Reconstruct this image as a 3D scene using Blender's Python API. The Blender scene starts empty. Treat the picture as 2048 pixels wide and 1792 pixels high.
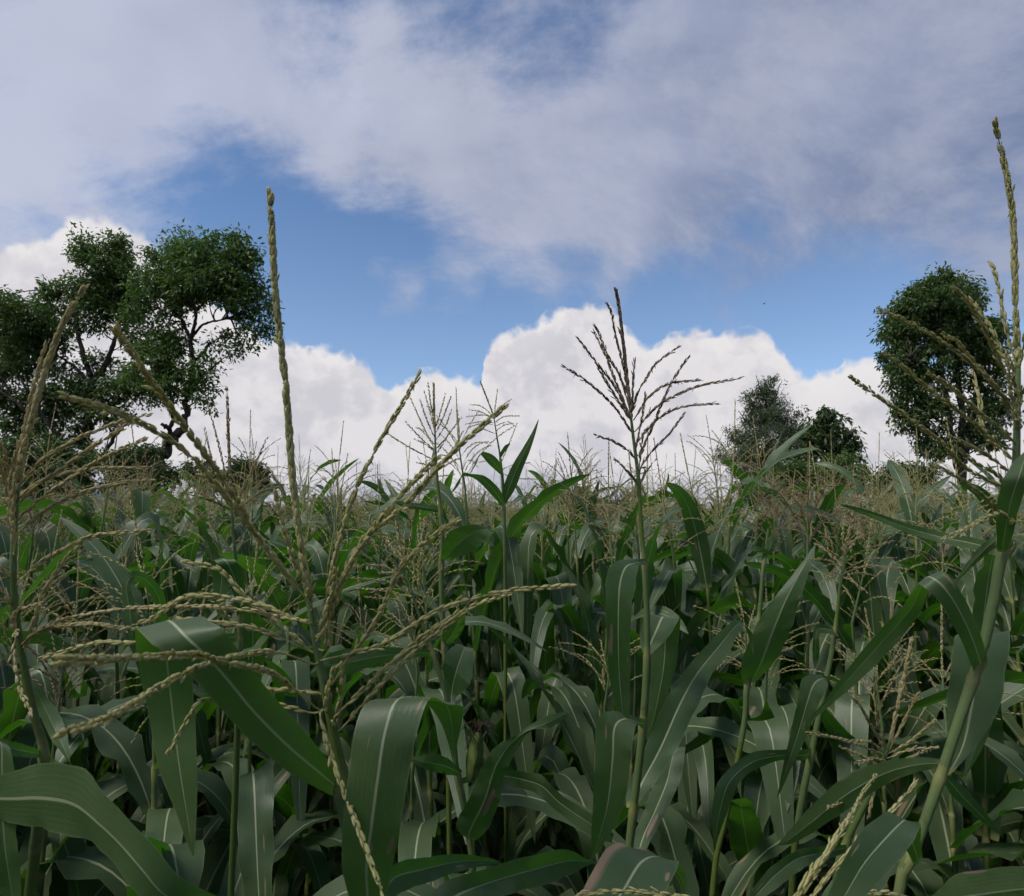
import bpy, math, random
import numpy as np

scene = bpy.context.scene
col = scene.collection
R = math.radians

# ------------------------------------------------------------------ camera
F = 1220.0                      # focal length in photograph pixels (2048 x 1792)
CAM_H = 2.12
HORIZON = 1010.0
PITCH = math.atan((HORIZON - 896.0) / F)
cam_data = bpy.data.cameras.new("camera")
cam = bpy.data.objects.new("camera", cam_data)
col.objects.link(cam)
cam.location = (0, 0, CAM_H)
cam.rotation_euler = (R(90) + PITCH, 0, 0)
cam_data.sensor_width = 36.0
cam_data.lens = 36.0 * F / 2048.0
cam_data.clip_start = 0.02
cam_data.clip_end = 20000
cam_data.dof.use_dof = True
cam_data.dof.focus_distance = 1.7
cam_data.dof.aperture_fstop = 16.0
scene.camera = cam

CO = np.array((0.0, 0.0, CAM_H))
FW = np.array((0.0, math.cos(PITCH), math.sin(PITCH)))
UP = np.array((0.0, -math.sin(PITCH), math.cos(PITCH)))
RT = np.array((1.0, 0.0, 0.0))


def at(x, y, d):
    """photograph pixel + distance along the view axis -> a point of the place"""
    return CO + d * (FW + RT * ((x - 1024.0) / F) + UP * ((896.0 - y) / F))


def proj(p):
    q = np.asarray(p) - CO
    d = q @ FW
    return 1024.0 + F * (q @ RT) / d, 896.0 - F * (q @ UP) / d, d


# ------------------------------------------------------------------ world: blue sky, cloud sheet, cumulus bank
SUN_EL, SUN_AZ = 56.0, 238.0     # degrees; azimuth clockwise from +Y (high, to the left and a little behind)
world = bpy.data.worlds.new("World")
scene.world = world
world.use_nodes = True
nt = world.node_tree
nt.nodes.clear()


class NT:
    def __init__(s, tree):
        s.t = tree

    def n(s, typ, **kw):
        nd = s.t.nodes.new(typ)
        for k, v in kw.items():
            setattr(nd, k, v)
        return nd

    def put(s, sock, v):
        if v is None:
            return
        if isinstance(v, bpy.types.NodeSocket):
            s.t.links.new(v, sock)
        else:
            sock.default_value = v

    def m(s, op, a, b=None, c=None, clamp=False):
        nd = s.n('ShaderNodeMath', operation=op, use_clamp=clamp)
        for i, v in enumerate((a, b, c)):
            s.put(nd.inputs[i], v)
        return nd.outputs[0]

    def v(s, op, a, b=None, out=0):
        nd = s.n('ShaderNodeVectorMath', operation=op)
        s.put(nd.inputs[0], a)
        if b is not None:
            s.put(nd.inputs[3] if op == 'SCALE' else nd.inputs[1], b)
        return nd.outputs[out]

    def mr(s, val, a, b, c=0.0, d=1.0, smooth=True):
        nd = s.n('ShaderNodeMapRange', interpolation_type='SMOOTHSTEP' if smooth else 'LINEAR')
        for i, q in enumerate((val, a, b, c, d)):
            s.put(nd.inputs[i], q)
        return nd.outputs[0]

    def noise(s, vec, scale, detail=6.0, rough=0.55, lac=2.0, dist=0.0, out=0):
        nd = s.n('ShaderNodeTexNoise')
        s.put(nd.inputs['Vector'], vec)
        for k, q in (('Scale', scale), ('Detail', detail), ('Roughness', rough), ('Lacunarity', lac), ('Distortion', dist)):
            s.put(nd.inputs[k], q)
        return nd.outputs[out]

    def mix(s, f, a, b, blend='MIX'):
        nd = s.n('ShaderNodeMix', data_type='RGBA', blend_type=blend)
        s.put(nd.inputs[0], f)
        s.put(nd.inputs[6], a)
        s.put(nd.inputs[7], b)
        return nd.outputs[2]

    def xyz(s, x, y, z):
        nd = s.n('ShaderNodeCombineXYZ')
        for i, q in enumerate((x, y, z)):
            s.put(nd.inputs[i], q)
        return nd.outputs[0]


def rgb(r, g, b):
    return (r, g, b, 1.0)


def px_dir(x, y):
    d = FW + RT * ((x - 1024.0) / F) + UP * ((896.0 - y) / F)
    return d / np.linalg.norm(d)


W = NT(nt)
tc = W.n('ShaderNodeTexCoord')
D = W.v('NORMALIZE', tc.outputs['Generated'])
sp = W.n('ShaderNodeSeparateXYZ')
W.put(sp.inputs[0], D)
dx, dy, dz = sp.outputs
sky = W.n('ShaderNodeTexSky', sky_type='NISHITA', sun_disc=False)
sky.sun_elevation = R(SUN_EL)
sky.sun_rotation = R(SUN_AZ)
sky.altitude = 1400.0
sky.air_density = 1.0
sky.dust_density = 0.5
sky.ozone_density = 2.6
SKY_STRENGTH = 0.096
hs = W.n('ShaderNodeHueSaturation')
hs.inputs['Saturation'].default_value = 1.10
W.put(hs.inputs['Color'], sky.outputs[0])
blue = W.v('SCALE', hs.outputs[0], SKY_STRENGTH)
az = W.m('MULTIPLY', W.m('ARCTAN2', dx, dy), 180 / math.pi)
el = W.m('MULTIPLY', W.m('ARCSINE', dz), 180 / math.pi)

# --- thin cloud sheet overhead: noise on a flat layer, with its clearings
inv = W.m('DIVIDE', 1.0, W.m('ADD', W.m('MAXIMUM', dz, 0.0), 0.42))
flat = W.xyz(W.m('MULTIPLY', dx, inv), W.m('MULTIPLY', dy, inv), 0.37)
warp = W.noise(flat, 1.6, 0.0, 0.5, out=1)
flat2 = W.v('ADD', flat, W.v('SCALE', W.v('SUBTRACT', warp, (0.5, 0.5, 0.5)), 0.30))
sheet = W.noise(flat2, 3.8, 6.5, 0.66)
tone = W.noise(W.v('ADD', flat2, (4.0, 2.0, 0.0)), 4.6, 2.0, 0.5)
dens = W.m('MULTIPLY_ADD', W.m('SUBTRACT', sheet, 0.5), 1.8, 0.20)
streaky = W.noise(W.v('MULTIPLY', flat2, (2.2, 6.0, 1.0)), 2.4, 4.0, 0.62)
dens = W.m('MULTIPLY_ADD', W.m('SUBTRACT', streaky, 0.5), 0.75, dens)
for (x, y, r, a) in (
        (100, 150, 560, .30), (40, 390, 330, .24), (640, 170, 300, .26), (950, 270, 360, .36),
        (1130, 450, 280, .40), (1420, 380, 400, .34), (1900, 220, 620, .34), (1800, 440, 260, .22),
        (790, -20, 280, -.40), (1500, 120, 420, .20), (560, 50, 150, -.34), (1120, 140, 130, -.26), (430, 190, 260, .44), (640, 190, 220, .22), (250, 330, 200, .14), (760, 330, 180, .20),
        (620, 450, 270, -.74), (470, 400, 200, -.20), (400, 540, 330, -.40), (880, 660, 300, -.62), (1180, 640, 260, -.50),
        (1540, 640, 300, -.64), (1820, 660, 300, -.46), (1480, 370, 110, -.22), (760, 572, 100, .66), (880, 595, 110, .34), (1060, 595, 90, .36)):
    c = px_dir(x, y)
    dot = W.v('DOT_PRODUCT', D, tuple(c), out=1)
    dens = W.m('ADD', dens, W.mr(dot, math.cos(math.atan(r / F)), 1.0, 0.0, a))
sheet_a = W.mr(dens, -0.20, 0.74, 0.0, 0.90)
# the sheet is thinner and whiter on the side nearer the veiled sun (left), thicker and greyer to the right
side = W.mr(W.m('ADD', dx, W.m('MULTIPLY', W.m('SUBTRACT', tone, 0.5), 1.3)), -0.75, 0.75)
sheet_col = W.mix(side, rgb(0.37, 0.39, 0.478), rgb(0.126, 0.156, 0.248))
sheet_col = W.mix(W.mr(sheet, 0.38, 0.68, 0.0, 0.45), sheet_col, rgb(0.385, 0.395, 0.455))
blue = W.mix(W.mr(el, 4.0, 34.0, 0.20, 0.0), blue, rgb(0.36, 0.42, 0.50))
skyc = W.mix(sheet_a, blue, sheet_col)

# --- cumulus bank standing on the horizon: its skyline is a curve of azimuth, roughened by noise
outline = [(-330, 560), (-160, 600), (0, 505), (60, 480), (110, 455), (180, 437), (250, 455), (300, 490), (345, 530), (430, 600), (520, 670), (600, 690),
           (680, 706), (725, 722), (760, 768), (800, 776), (850, 742), (905, 752), (962, 756), (972, 700), (1000, 668), (1060, 655),
           (1120, 620), (1205, 612), (1262, 668), (1305, 694), (1335, 672), (1390, 660), (1450, 672), (1500, 662), (1560, 700),
           (1610, 752), (1660, 748), (1705, 722), (1745, 718), (1775, 748), (1850, 752), (2048, 700), (2250, 740)]
AZ0, AZ1 = -54.0, 54.0
fc = W.n('ShaderNodeFloatCurve')
pts = []
for x, y in outline:
    d = px_dir(x, y)
    pts.append(((math.degrees(math.atan2(d[0], d[1])) - AZ0) / (AZ1 - AZ0), math.degrees(math.asin(d[2])) / 40.0))
cv = fc.mapping.curves[0]
while len(cv.points) > 2:
    cv.points.remove(cv.points[1])
cv.points[0].location = (0.0, pts[0][1])
cv.points[1].location = (1.0, pts[-1][1])
for p in pts:
    if 0.01 < p[0] < 0.99:
        cv.points.new(p[0], p[1])
fc.mapping.update()
billow = W.noise(D, 24.0, 5.0, 0.60)
azw = W.m('MULTIPLY_ADD', W.m('SUBTRACT', billow, 0.5), 1.0, az)
t_az = W.m('PINGPONG', W.m('SUBTRACT', azw, AZ0), AZ1 - AZ0)
W.put(fc.inputs['Value'], W.m('DIVIDE', t_az, AZ1 - AZ0))
top = W.m('MULTIPLY', fc.outputs[0], 40.0)
puff = W.m('ABSOLUTE', W.m('SUBTRACT', W.noise(D, 34.0, 1.5, 0.5), 0.5))          # rounded cauliflower edge
depth = W.m('SUBTRACT', W.m('MULTIPLY_ADD', W.m('SUBTRACT', billow, 0.5), 1.7, top), el)
depth = W.m('SUBTRACT', depth, W.m('MULTIPLY', puff, 3.4))
depth = W.m('ADD', depth, 0.45)
cum_a = W.mr(depth, -0.20, 0.85)
relief = W.noise(W.v('MULTIPLY', D, (1.0, 1.0, 1.3)), 7.0, 4.0, 0.52)
lit = W.mr(W.m('ADD', relief, W.m('MULTIPLY', W.m('SUBTRACT', billow, 0.5), 0.60)), 0.36, 0.58)
crest = W.mr(depth, 0.0, 4.0, 1.0, 0.0)
bright = W.m('MULTIPLY_ADD', lit, 0.75, W.m('MULTIPLY', crest, 0.34), clamp=True)
cum_col = W.mix(bright, rgb(0.40, 0.396, 0.43), rgb(0.535, 0.518, 0.525))
# grey-blue cloud bases low down
low = W.mr(W.m('MULTIPLY_ADD', W.m('SUBTRACT', relief, 0.5), 12.0, el), -1.5, 5.5, 0.80, 0.0)
cum_col = W.mix(low, cum_col, rgb(0.25, 0.275, 0.345))
skyc = W.mix(cum_a, skyc, cum_col)
bg = W.n('ShaderNodeBackground')
W.put(bg.inputs['Color'], skyc)
bg.inputs['Strength'].default_value = 0.76
wo = W.n('ShaderNodeOutputWorld')
nt.links.new(bg.outputs[0], wo.inputs[0])
world.cycles.sampling_method = 'NONE'

# ------------------------------------------------------------------ the veiled sun
sun_data = bpy.data.lights.new("sun", 'SUN')
sun = bpy.data.objects.new("sun", sun_data)
col.objects.link(sun)
sun_data.energy = 1.5
sun_data.angle = R(16)
sun_data.color = (1.0, 0.95, 0.87)
sun.rotation_euler = (R(90 - SUN_EL), 0, R(180 - SUN_AZ))

# ------------------------------------------------------------------ exposure and render settings
scene.view_settings.view_transform = 'Standard'
scene.view_settings.look = 'None'
scene.view_settings.exposure = 1.0
scene.view_settings.gamma = 1.0
scene.view_settings.use_curve_mapping = False
scene.render.engine = 'CYCLES'
cy = scene.cycles
cy.max_bounces = 6
cy.diffuse_bounces = 3
cy.glossy_bounces = 2
cy.transmission_bounces = 4
cy.transparent_max_bounces = 4
cy.use_denoising = True
cy.use_adaptive_sampling = True
cy.adaptive_threshold = 0.03
cy.adaptive_min_samples = 8
cy.sample_clamp_indirect = 4.0
cy.caustics_reflective = False
cy.caustics_refractive = False

# ------------------------------------------------------------------ mesh helpers
def nrm(a):
    a = np.asarray(a, float)
    return a / np.maximum(np.linalg.norm(a, axis=-1, keepdims=True), 1e-9)


def spline(ctrl, n):
    """Catmull-Rom through the control rows, n samples spaced by the chord of the first three columns"""
    P = np.asarray(ctrl, float)
    k = len(P)
    if k == 2:
        t = np.linspace(0, 1, n)[:, None]
        return P[0] * (1 - t) + P[1] * t
    seg = np.sqrt(np.maximum(np.linalg.norm(np.diff(P[:, :3], axis=0), axis=1), 1e-6))
    T = np.concatenate([[0], np.cumsum(seg)])
    M = np.zeros_like(P)
    M[1:-1] = (P[2:] - P[:-2]) / (T[2:] - T[:-2])[:, None]
    M[0] = (P[1] - P[0]) / seg[0]
    M[-1] = (P[-1] - P[-2]) / seg[-1]
    u = np.linspace(0, T[-1], n)
    i = np.clip(np.searchsorted(T, u, side='right') - 1, 0, k - 2)
    h = seg[i][:, None]
    s = ((u - T[i])[:, None]) / h
    return ((2 * s**3 - 3 * s**2 + 1) * P[i] + (s**3 - 2 * s**2 + s) * h * M[i]
            + (-2 * s**3 + 3 * s**2) * P[i + 1] + (s**3 - s**2) * h * M[i + 1])


def even(P, n):
    """resample a polyline evenly"""
    d = np.concatenate([[0], np.cumsum(np.linalg.norm(np.diff(P, axis=0), axis=1))])
    u = np.linspace(0, d[-1], n)
    return np.stack([np.interp(u, d, P[:, j]) for j in range(P.shape[1])], 1)


def length(P):
    return float(np.linalg.norm(np.diff(P[:, :3], axis=0), axis=1).sum())


class Geo:
    """collects vertices, faces, uv (per vertex) and tint (per vertex), builds ONE mesh"""

    def __init__(s):
        s.V, s.F, s.U, s.T, s.n = [], [], [], [], 0

    def add(s, V, F, U=None, T=None):
        V = np.asarray(V, float)
        for f in (F if isinstance(F, list) else [F]):
            s.F.append(np.asarray(f, int) + s.n)
        s.V.append(V)
        s.U.append(np.zeros((len(V), 2)) if U is None else np.asarray(U, float))
        s.T.append(np.zeros((len(V), 3)) if T is None else np.asarray(T, float))
        s.n += len(V)
        return s

    def join(s, g, M=None):
        for V, U, T in zip(g.V, g.U, g.T):
            pass
        V = np.concatenate(g.V)
        if M is not None:
            V = V @ M[:3, :3].T + M[:3, 3]
        s.add(V, [f for f in g.F], np.concatenate(g.U), np.concatenate(g.T))
        return s

    def mesh(s, name, mat, off=None):
        V = np.concatenate(s.V)
        if off is not None:
            V = V - np.asarray(off)
        U = np.concatenate(s.U)
        T = np.concatenate(s.T)
        me = bpy.data.meshes.new(name)
        me.vertices.add(len(V))
        me.vertices.foreach_set('co', V.astype(np.float32).ravel())
        loops = np.concatenate([f.ravel() for f in s.F])
        starts, c = [], 0
        for f in s.F:
            starts.append(c + np.arange(len(f)) * f.shape[1])
            c += f.size
        starts = np.concatenate(starts)
        me.loops.add(len(loops))
        me.loops.foreach_set('vertex_index', loops.astype(np.int32))
        me.polygons.add(len(starts))
        me.polygons.foreach_set('loop_start', starts.astype(np.int32))
        me.polygons.foreach_set('use_smooth', np.ones(len(starts), bool))
        me.update(calc_edges=True)
        uv = me.uv_layers.new(name='UVMap')
        uv.data.foreach_set('uv', U[loops].astype(np.float32).ravel())
        ta = me.attributes.new('tint', 'FLOAT_COLOR', 'POINT')
        ta.data.foreach_set('color', np.concatenate([T, np.ones((len(T), 1))], 1).astype(np.float32).ravel())
        for m in (mat if isinstance(mat, list) else [mat]):
            me.materials.append(m)
        return me


def grid_faces(n, m, wrap=False):
    i = np.arange(n - 1)[:, None]
    j = np.arange(m if wrap else m - 1)[None, :]
    j2 = (j + 1) % m
    return np.stack([i * m + j, i * m + j2, (i + 1) * m + j2, (i + 1) * m + j], -1).reshape(-1, 4)


def frames(P):
    """tangents and a parallel-transported normal/binormal along a polyline"""
    T = nrm(np.gradient(P, axis=0))
    a = np.array((0, 0, 1.0)) if abs(T[0, 2]) < .9 else np.array((1.0, 0, 0))
    n0 = nrm(np.cross(T[0], a))
    N = [n0]
    for i in range(1, len(P)):
        v = N[-1] - T[i] * (N[-1] @ T[i])
        N.append(nrm(v))
    N = np.array(N)
    return T, N, np.cross(T, N)


def tube(g, P, r, sides=6, tint=(0, 0, 0), cap=True, uvy=None):
    P = np.asarray(P, float)
    n = len(P)
    r = np.broadcast_to(np.asarray(r, float), (n,))
    T, N, B = frames(P)
    a = np.linspace(0, 2 * math.pi, sides, endpoint=False)
    V = P[:, None] + r[:, None, None] * (np.cos(a)[None, :, None] * N[:, None] + np.sin(a)[None, :, None] * B[:, None])
    s = np.concatenate([[0], np.cumsum(np.linalg.norm(np.diff(P, axis=0), axis=1))])
    U = np.stack([np.broadcast_to(a / 6.2832, (n, sides)), np.broadcast_to(s[:, None], (n, sides))], -1).reshape(-1, 2)
    F = [grid_faces(n, sides, True)]
    V = V.reshape(-1, 3)
    if cap:
        V = np.concatenate([V, P[-1:] + T[-1:] * r[-1] * .5])
        U = np.concatenate([U, U[-1:]])
        k = (n - 1) * sides
        F.append(np.stack([k + np.arange(sides), k + (np.arange(sides) + 1) % sides, np.full(sides, n * sides)], 1))
    g.add(V, F, U, np.tile(np.asarray(tint, float), (len(V), 1)))


# ------------------------------------------------------------------ objects
def obj(name, me, parent=None, loc=None):
    o = bpy.data.objects.new(name, me)
    col.objects.link(o)
    if parent is not None:
        o.parent = parent
    if loc is not None:
        o.location = loc
    return o


def thing(name, label, cat, loc=(0, 0, 0), group=None):
    o = bpy.data.objects.new(name, None)
    col.objects.link(o)
    o.location = loc
    o.empty_display_size = 0.1
    tag(o, label, cat, group)
    return o


def tag(o, label=None, cat=None, group=None, kind=None):
    for k, v in (('label', label), ('category', cat), ('group', group), ('kind', kind)):
        if v:
            o[k] = v
    return o


# ------------------------------------------------------------------ materials
def mat(name):
    m = bpy.data.materials.new(name)
    m.use_nodes = True
    m.node_tree.nodes.clear()
    return m, NT(m.node_tree)


def out(N, sh):
    o = N.n('ShaderNodeOutputMaterial')
    N.t.links.new(sh, o.inputs[0])


def principled(N, colr, rough=.5, spec=.5, bump=None, strength=.3, dist=.001):
    b = N.n('ShaderNodeBsdfPrincipled')
    N.put(b.inputs['Base Color'], colr)
    N.put(b.inputs['Roughness'], rough)
    N.put(b.inputs['Specular IOR Level'], spec)
    if bump is not None:
        bm = N.n('ShaderNodeBump')
        bm.inputs['Strength'].default_value = strength
        bm.inputs['Distance'].default_value = dist
        N.put(bm.inputs['Height'], bump)
        N.put(b.inputs['Normal'], bm.outputs[0])
    return b.outputs[0]


def translucent(N, sh, colr, f):
    t = N.n('ShaderNodeBsdfTranslucent')
    N.put(t.inputs[0], colr)
    x = N.n('ShaderNodeMixShader')
    N.put(x.inputs[0], f)
    N.t.links.new(sh, x.inputs[1])
    N.t.links.new(t.outputs[0], x.inputs[2])
    return x.outputs[0]


def corn_leaf_material(name, blight=0.0, spot=None, dry=False):
    m, N = mat(name)
    uv = N.n('ShaderNodeUVMap')
    s = N.n('ShaderNodeSeparateXYZ')
    N.put(s.inputs[0], uv.outputs[0])
    u, v = s.outputs[0], s.outputs[1]
    rnd = N.n('ShaderNodeObjectInfo').outputs['Random']
    geo = N.n('ShaderNodeNewGeometry')
    across = N.m('ABSOLUTE', N.m('MULTIPLY_ADD', v, 2.0, -1.0))
    # parallel veins
    vein = N.m('SINE', N.m('MULTIPLY', v, 210.0))
    vein2 = N.m('SINE', N.m('MULTIPLY', v, 71.0))
    streak = N.noise(N.xyz(N.m('MULTIPLY', u, 2.5), N.m('MULTIPLY', v, 26.0), N.m('MULTIPLY', rnd, 9.0)), 1.0, 2.0, .6)
    patch = N.noise(geo.outputs['Position'], 7.0, 2.0, .5)
    base = N.mix(rnd, rgb(.048, .086, .034), rgb(.076, .116, .050))
    base = N.mix(N.mr(patch, .35, .7), base, rgb(.088, .122, .056))
    base = N.mix(N.m('MULTIPLY', N.mr(streak, .40, .80), .22), base, rgb(.085, .130, .050))
    base = N.mix(N.m('MULTIPLY_ADD', vein, .05, .05), base, rgb(.10, .15, .06))
    # pale midrib, broad at the collar and thin at the tip; pale collar
    wid = N.mr(u, 0.0, 1.0, .085, .024, smooth=False)
    rib = N.mr(N.m('DIVIDE', across, wid), .55, 1.05, 1.0, 0.0)
    base = N.mix(N.m('MULTIPLY', rib, .85), base, N.mix(u, rgb(.40, .43, .24), rgb(.32, .37, .24)))
    collar = N.mr(u, .008, .035, 1.0, 0.0)
    base = N.mix(N.m('MULTIPLY', collar, .8), base, rgb(.30, .31, .10))
    rim = N.mr(across, .955, .985)
    base = N.mix(N.m('MULTIPLY', rim, .45), base, rgb(.22, .26, .13))
    speck = N.noise(N.xyz(N.m('MULTIPLY', u, 60.0), N.m('MULTIPLY', v, 14.0), N.m('MULTIPLY', rnd, 31.0)), 1.0, 1.0, .5)
    base = N.mix(N.mr(speck, .74, .80, 0.0, .6), base, rgb(.20, .22, .12))
    # dry margins at the tip and a few long tan lesions
    edge = N.mr(N.m('ADD', N.m('ADD', across, N.m('MULTIPLY', u, .55)), N.m('MULTIPLY', N.m('SUBTRACT', streak, .5), .5)), 1.46, 1.62)
    base = N.mix(N.m('MULTIPLY', edge, .75), base, rgb(.27, .19, .09))
    les = N.noise(N.xyz(N.m('MULTIPLY', u, 5.0), N.m('MULTIPLY', v, 5.0), N.m('MULTIPLY', rnd, 57.0)), 1.0, 1.0, .5)
    lm = N.mr(les, .735 - blight, .76 - blight)
    base = N.mix(N.m('MULTIPLY', lm, .85), base, rgb(.33, .235, .15))
    if spot:                                                   # one long dead streak
        su, sv, ru, rv = spot
        e = N.m('ADD', N.m('POWER', N.m('ABSOLUTE', N.m('DIVIDE', N.m('SUBTRACT', u, su), ru)), 2.0), N.m('POWER', N.m('ABSOLUTE', N.m('DIVIDE', N.m('SUBTRACT', v, sv), rv)), 2.0))
        e = N.m('ADD', e, N.m('MULTIPLY', N.m('SUBTRACT', streak, .5), 1.6))
        lm = N.m('MAXIMUM', lm, N.mr(e, .75, 1.05, 1.0, 0.0))
        base = N.mix(N.mr(e, .75, 1.05, .92, 0.0), base, rgb(.36, .245, .17))
    if dry:                                                    # one dried margin
        e = N.m('ADD', v, N.m('MULTIPLY', N.m('SUBTRACT', streak, .5), .10))
        lm = N.m('MAXIMUM', lm, N.mr(e, .10, .14, 1.0, 0.0))
        base = N.mix(N.mr(e, .10, .14, .95, 0.0), base, rgb(.31, .22, .14))
    bump = N.m('ADD', N.m('MULTIPLY', vein, .3), N.m('MULTIPLY', vein2, .25))
    sh = principled(N, base, N.m('MULTIPLY_ADD', patch, .18, .38), .47, bump, .22, .0006)
    glow = N.mix(rib, N.mix(rnd, rgb(.050, .215, .005), rgb(.085, .265, .008)), rgb(.17, .28, .07))
    glow = N.mix(lm, glow, rgb(.14, .09, .04))
    sh = translucent(N, sh, glow, N.m('MULTIPLY_ADD', rib, -.12, .33))
    out(N, sh)
    return m


def stalk_material():
    m, N = mat('corn_stalk')
    uv = N.n('ShaderNodeUVMap')
    s = N.n('ShaderNodeSeparateXYZ')
    N.put(s.inputs[0], uv.outputs[0])
    at_ = N.n('ShaderNodeAttribute', attribute_name='tint')
    ts = N.n('ShaderNodeSeparateColor')
    N.put(ts.inputs[0], at_.outputs[0])
    fib = N.noise(N.xyz(N.m('MULTIPLY', s.outputs[0], 24.0), N.m('MULTIPLY', s.outputs[1], 5.0), 0.0), 1.0, 3.0, .6)
    rnd = N.n('ShaderNodeObjectInfo').outputs['Random']
    c = N.mix(N.mr(fib, .3, .7), rgb(.075, .115, .018), rgb(.110, .145, .028))
    c = N.mix(rnd, c, rgb(.062, .100, .022))
    c = N.mix(ts.outputs[0], c, rgb(.095, .145, .055))                 # greener rachis and sheaths
    geo = N.n('ShaderNodeNewGeometry')
    stain = N.noise(geo.outputs['Position'], 38.0, 3.0, .65)
    c = N.mix(N.mr(stain, .56, .72, 0.0, .55), c, rgb(.075, .055, .025))
    c = N.mix(ts.outputs[1], c, rgb(.24, .24, .09))                    # pale collars at the nodes
    out(N, principled(N, c, .55, .35, fib, .6, .0010))
    return m


def tassel_material(name, cols, tip):
    m, N = mat(name)
    at_ = N.n('ShaderNodeAttribute', attribute_name='tint')
    ts = N.n('ShaderNodeSeparateColor')
    N.put(ts.inputs[0], at_.outputs[0])
    r, u, along = ts.outputs
    ramp = N.n('ShaderNodeValToRGB')
    ramp.color_ramp.interpolation = 'LINEAR'
    e = ramp.color_ramp.elements
    while len(e) < len(cols):
        e.new(.5)
    for i, c in enumerate(cols):
        e[i].position = i / (len(cols) - 1)
        e[i].color = rgb(*c)
    N.put(ramp.inputs[0], r)
    geo = N.n('ShaderNodeNewGeometry')
    fine = N.noise(geo.outputs['Position'], 420.0, 2.0, .6)
    c = N.mix(N.m('MULTIPLY', N.mr(u, .35, 1.0), .55), ramp.outputs[0], rgb(*tip))
    c = N.mix(N.mr(along, .86, 1.0, 0.0, .5), c, rgb(*tip))
    c = N.mix(N.m('MULTIPLY', N.mr(fine, .3, .7), .3), c, rgb(*[q * .7 for q in cols[0]]))
    sh = principled(N, c, .6, .3, fine, .3, .0004)
    sh = translucent(N, sh, c, .42)
    out(N, sh)
    return m


def tree_leaf_material(name, dark, light, trans=.3):
    m, N = mat(name)
    at_ = N.n('ShaderNodeAttribute', attribute_name='tint')
    ts = N.n('ShaderNodeSeparateColor')
    N.put(ts.inputs[0], at_.outputs[0])
    c = N.mix(ts.outputs[0], rgb(*dark), rgb(*light))
    c = N.mix(N.m('MULTIPLY', ts.outputs[1], .35), c, rgb(light[0] * 1.35, light[1] * 1.1, light[2] * .8))
    sh = principled(N, c, .5, .35)
    sh = translucent(N, sh, N.mix(.5, c, rgb(light[0] * 1.2, light[1] * 1.7, light[2] * .6)), trans)
    out(N, sh)
    return m


def bark_material(name, a, b):
    m, N = mat(name)
    geo = N.n('ShaderNodeNewGeometry')
    n1 = N.noise(N.v('MULTIPLY', geo.outputs['Position'], (6.0, 6.0, 1.6)), 1.5, 5.0, .65)
    n2 = N.noise(geo.outputs['Position'], 1.1, 3.0, .5)
    c = N.mix(N.mr(n1, .3, .7), rgb(*a), rgb(*b))
    c = N.mix(N.m('MULTIPLY', N.mr(n2, .5, .7), .5), c, rgb(.06, .07, .035))
    out(N, principled(N, c, .9, .2, n1, .7, .03))
    return m


def plain_material(name, c, rough=.6, spec=.3, var=.25, scale=40.0):
    m, N = mat(name)
    geo = N.n('ShaderNodeNewGeometry')
    n1 = N.noise(geo.outputs['Position'], scale, 3.0, .6)
    k = N.mix(N.mr(n1, .3, .7), rgb(*[q * (1 - var) for q in c]), rgb(*[q * (1 + var) for q in c]))
    out(N, principled(N, k, rough, spec, n1, .3, .002))
    return m


M_LEAF = corn_leaf_material('corn_leaf')
M_LEAF_SICK = corn_leaf_material('corn_leaf_blighted', .06)
M_LEAF_SPOT = corn_leaf_material('corn_leaf_dead_streak', 0.0, (.30, .68, .10, .10))
M_LEAF_DRY = corn_leaf_material('corn_leaf_dry_margin', .0, None, True)
M_STALK = stalk_material()
M_TASSEL = {
    'green': tassel_material('tassel_green', [(.38, .38, .14), (.53, .51, .22), (.61, .56, .31)], (.54, .48, .24)),
    'straw': tassel_material('tassel_straw', [(.42, .385, .165), (.55, .49, .245), (.62, .54, .31)], (.52, .43, .235)),
    'brown': tassel_material('tassel_brown', [(.25, .18, .115), (.35, .26, .165), (.43, .35, .22)], (.14, .085, .070)),
    'pink': tassel_material('tassel_pink', [(.40, .32, .165), (.50, .40, .225), (.50, .42, .23)], (.46, .31, .185)),
}
M_BARK = bark_material('tree_bark', (.020, .017, .014), (.075, .062, .052))
M_HUSK = plain_material('ear_husk', (.10, .14, .035), .55, .3, .25, 60)
M_SILK = plain_material('ear_silk', (.045, .028, .018), .7, .2, .3, 200)

# ------------------------------------------------------------------ ground, hills
def soil_material():
    m, N = mat('soil')
    geo = N.n('ShaderNodeNewGeometry')
    a = N.noise(geo.outputs['Position'], 6.0, 6.0, .65)
    b = N.noise(geo.outputs['Position'], .35, 4.0, .55)
    c = N.mix(N.mr(a, .3, .7), rgb(.045, .030, .020), rgb(.105, .072, .048))
    c = N.mix(N.mr(b, .46, .60), c, rgb(.050, .066, .026))
    out(N, principled(N, c, .95, .15, a, .8, .04))
    return m


def ground_z(y):
    """the field falls away gently from the camera"""
    return -.017 * np.clip(np.asarray(y, float) - 1.5, 0, 60)


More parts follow.
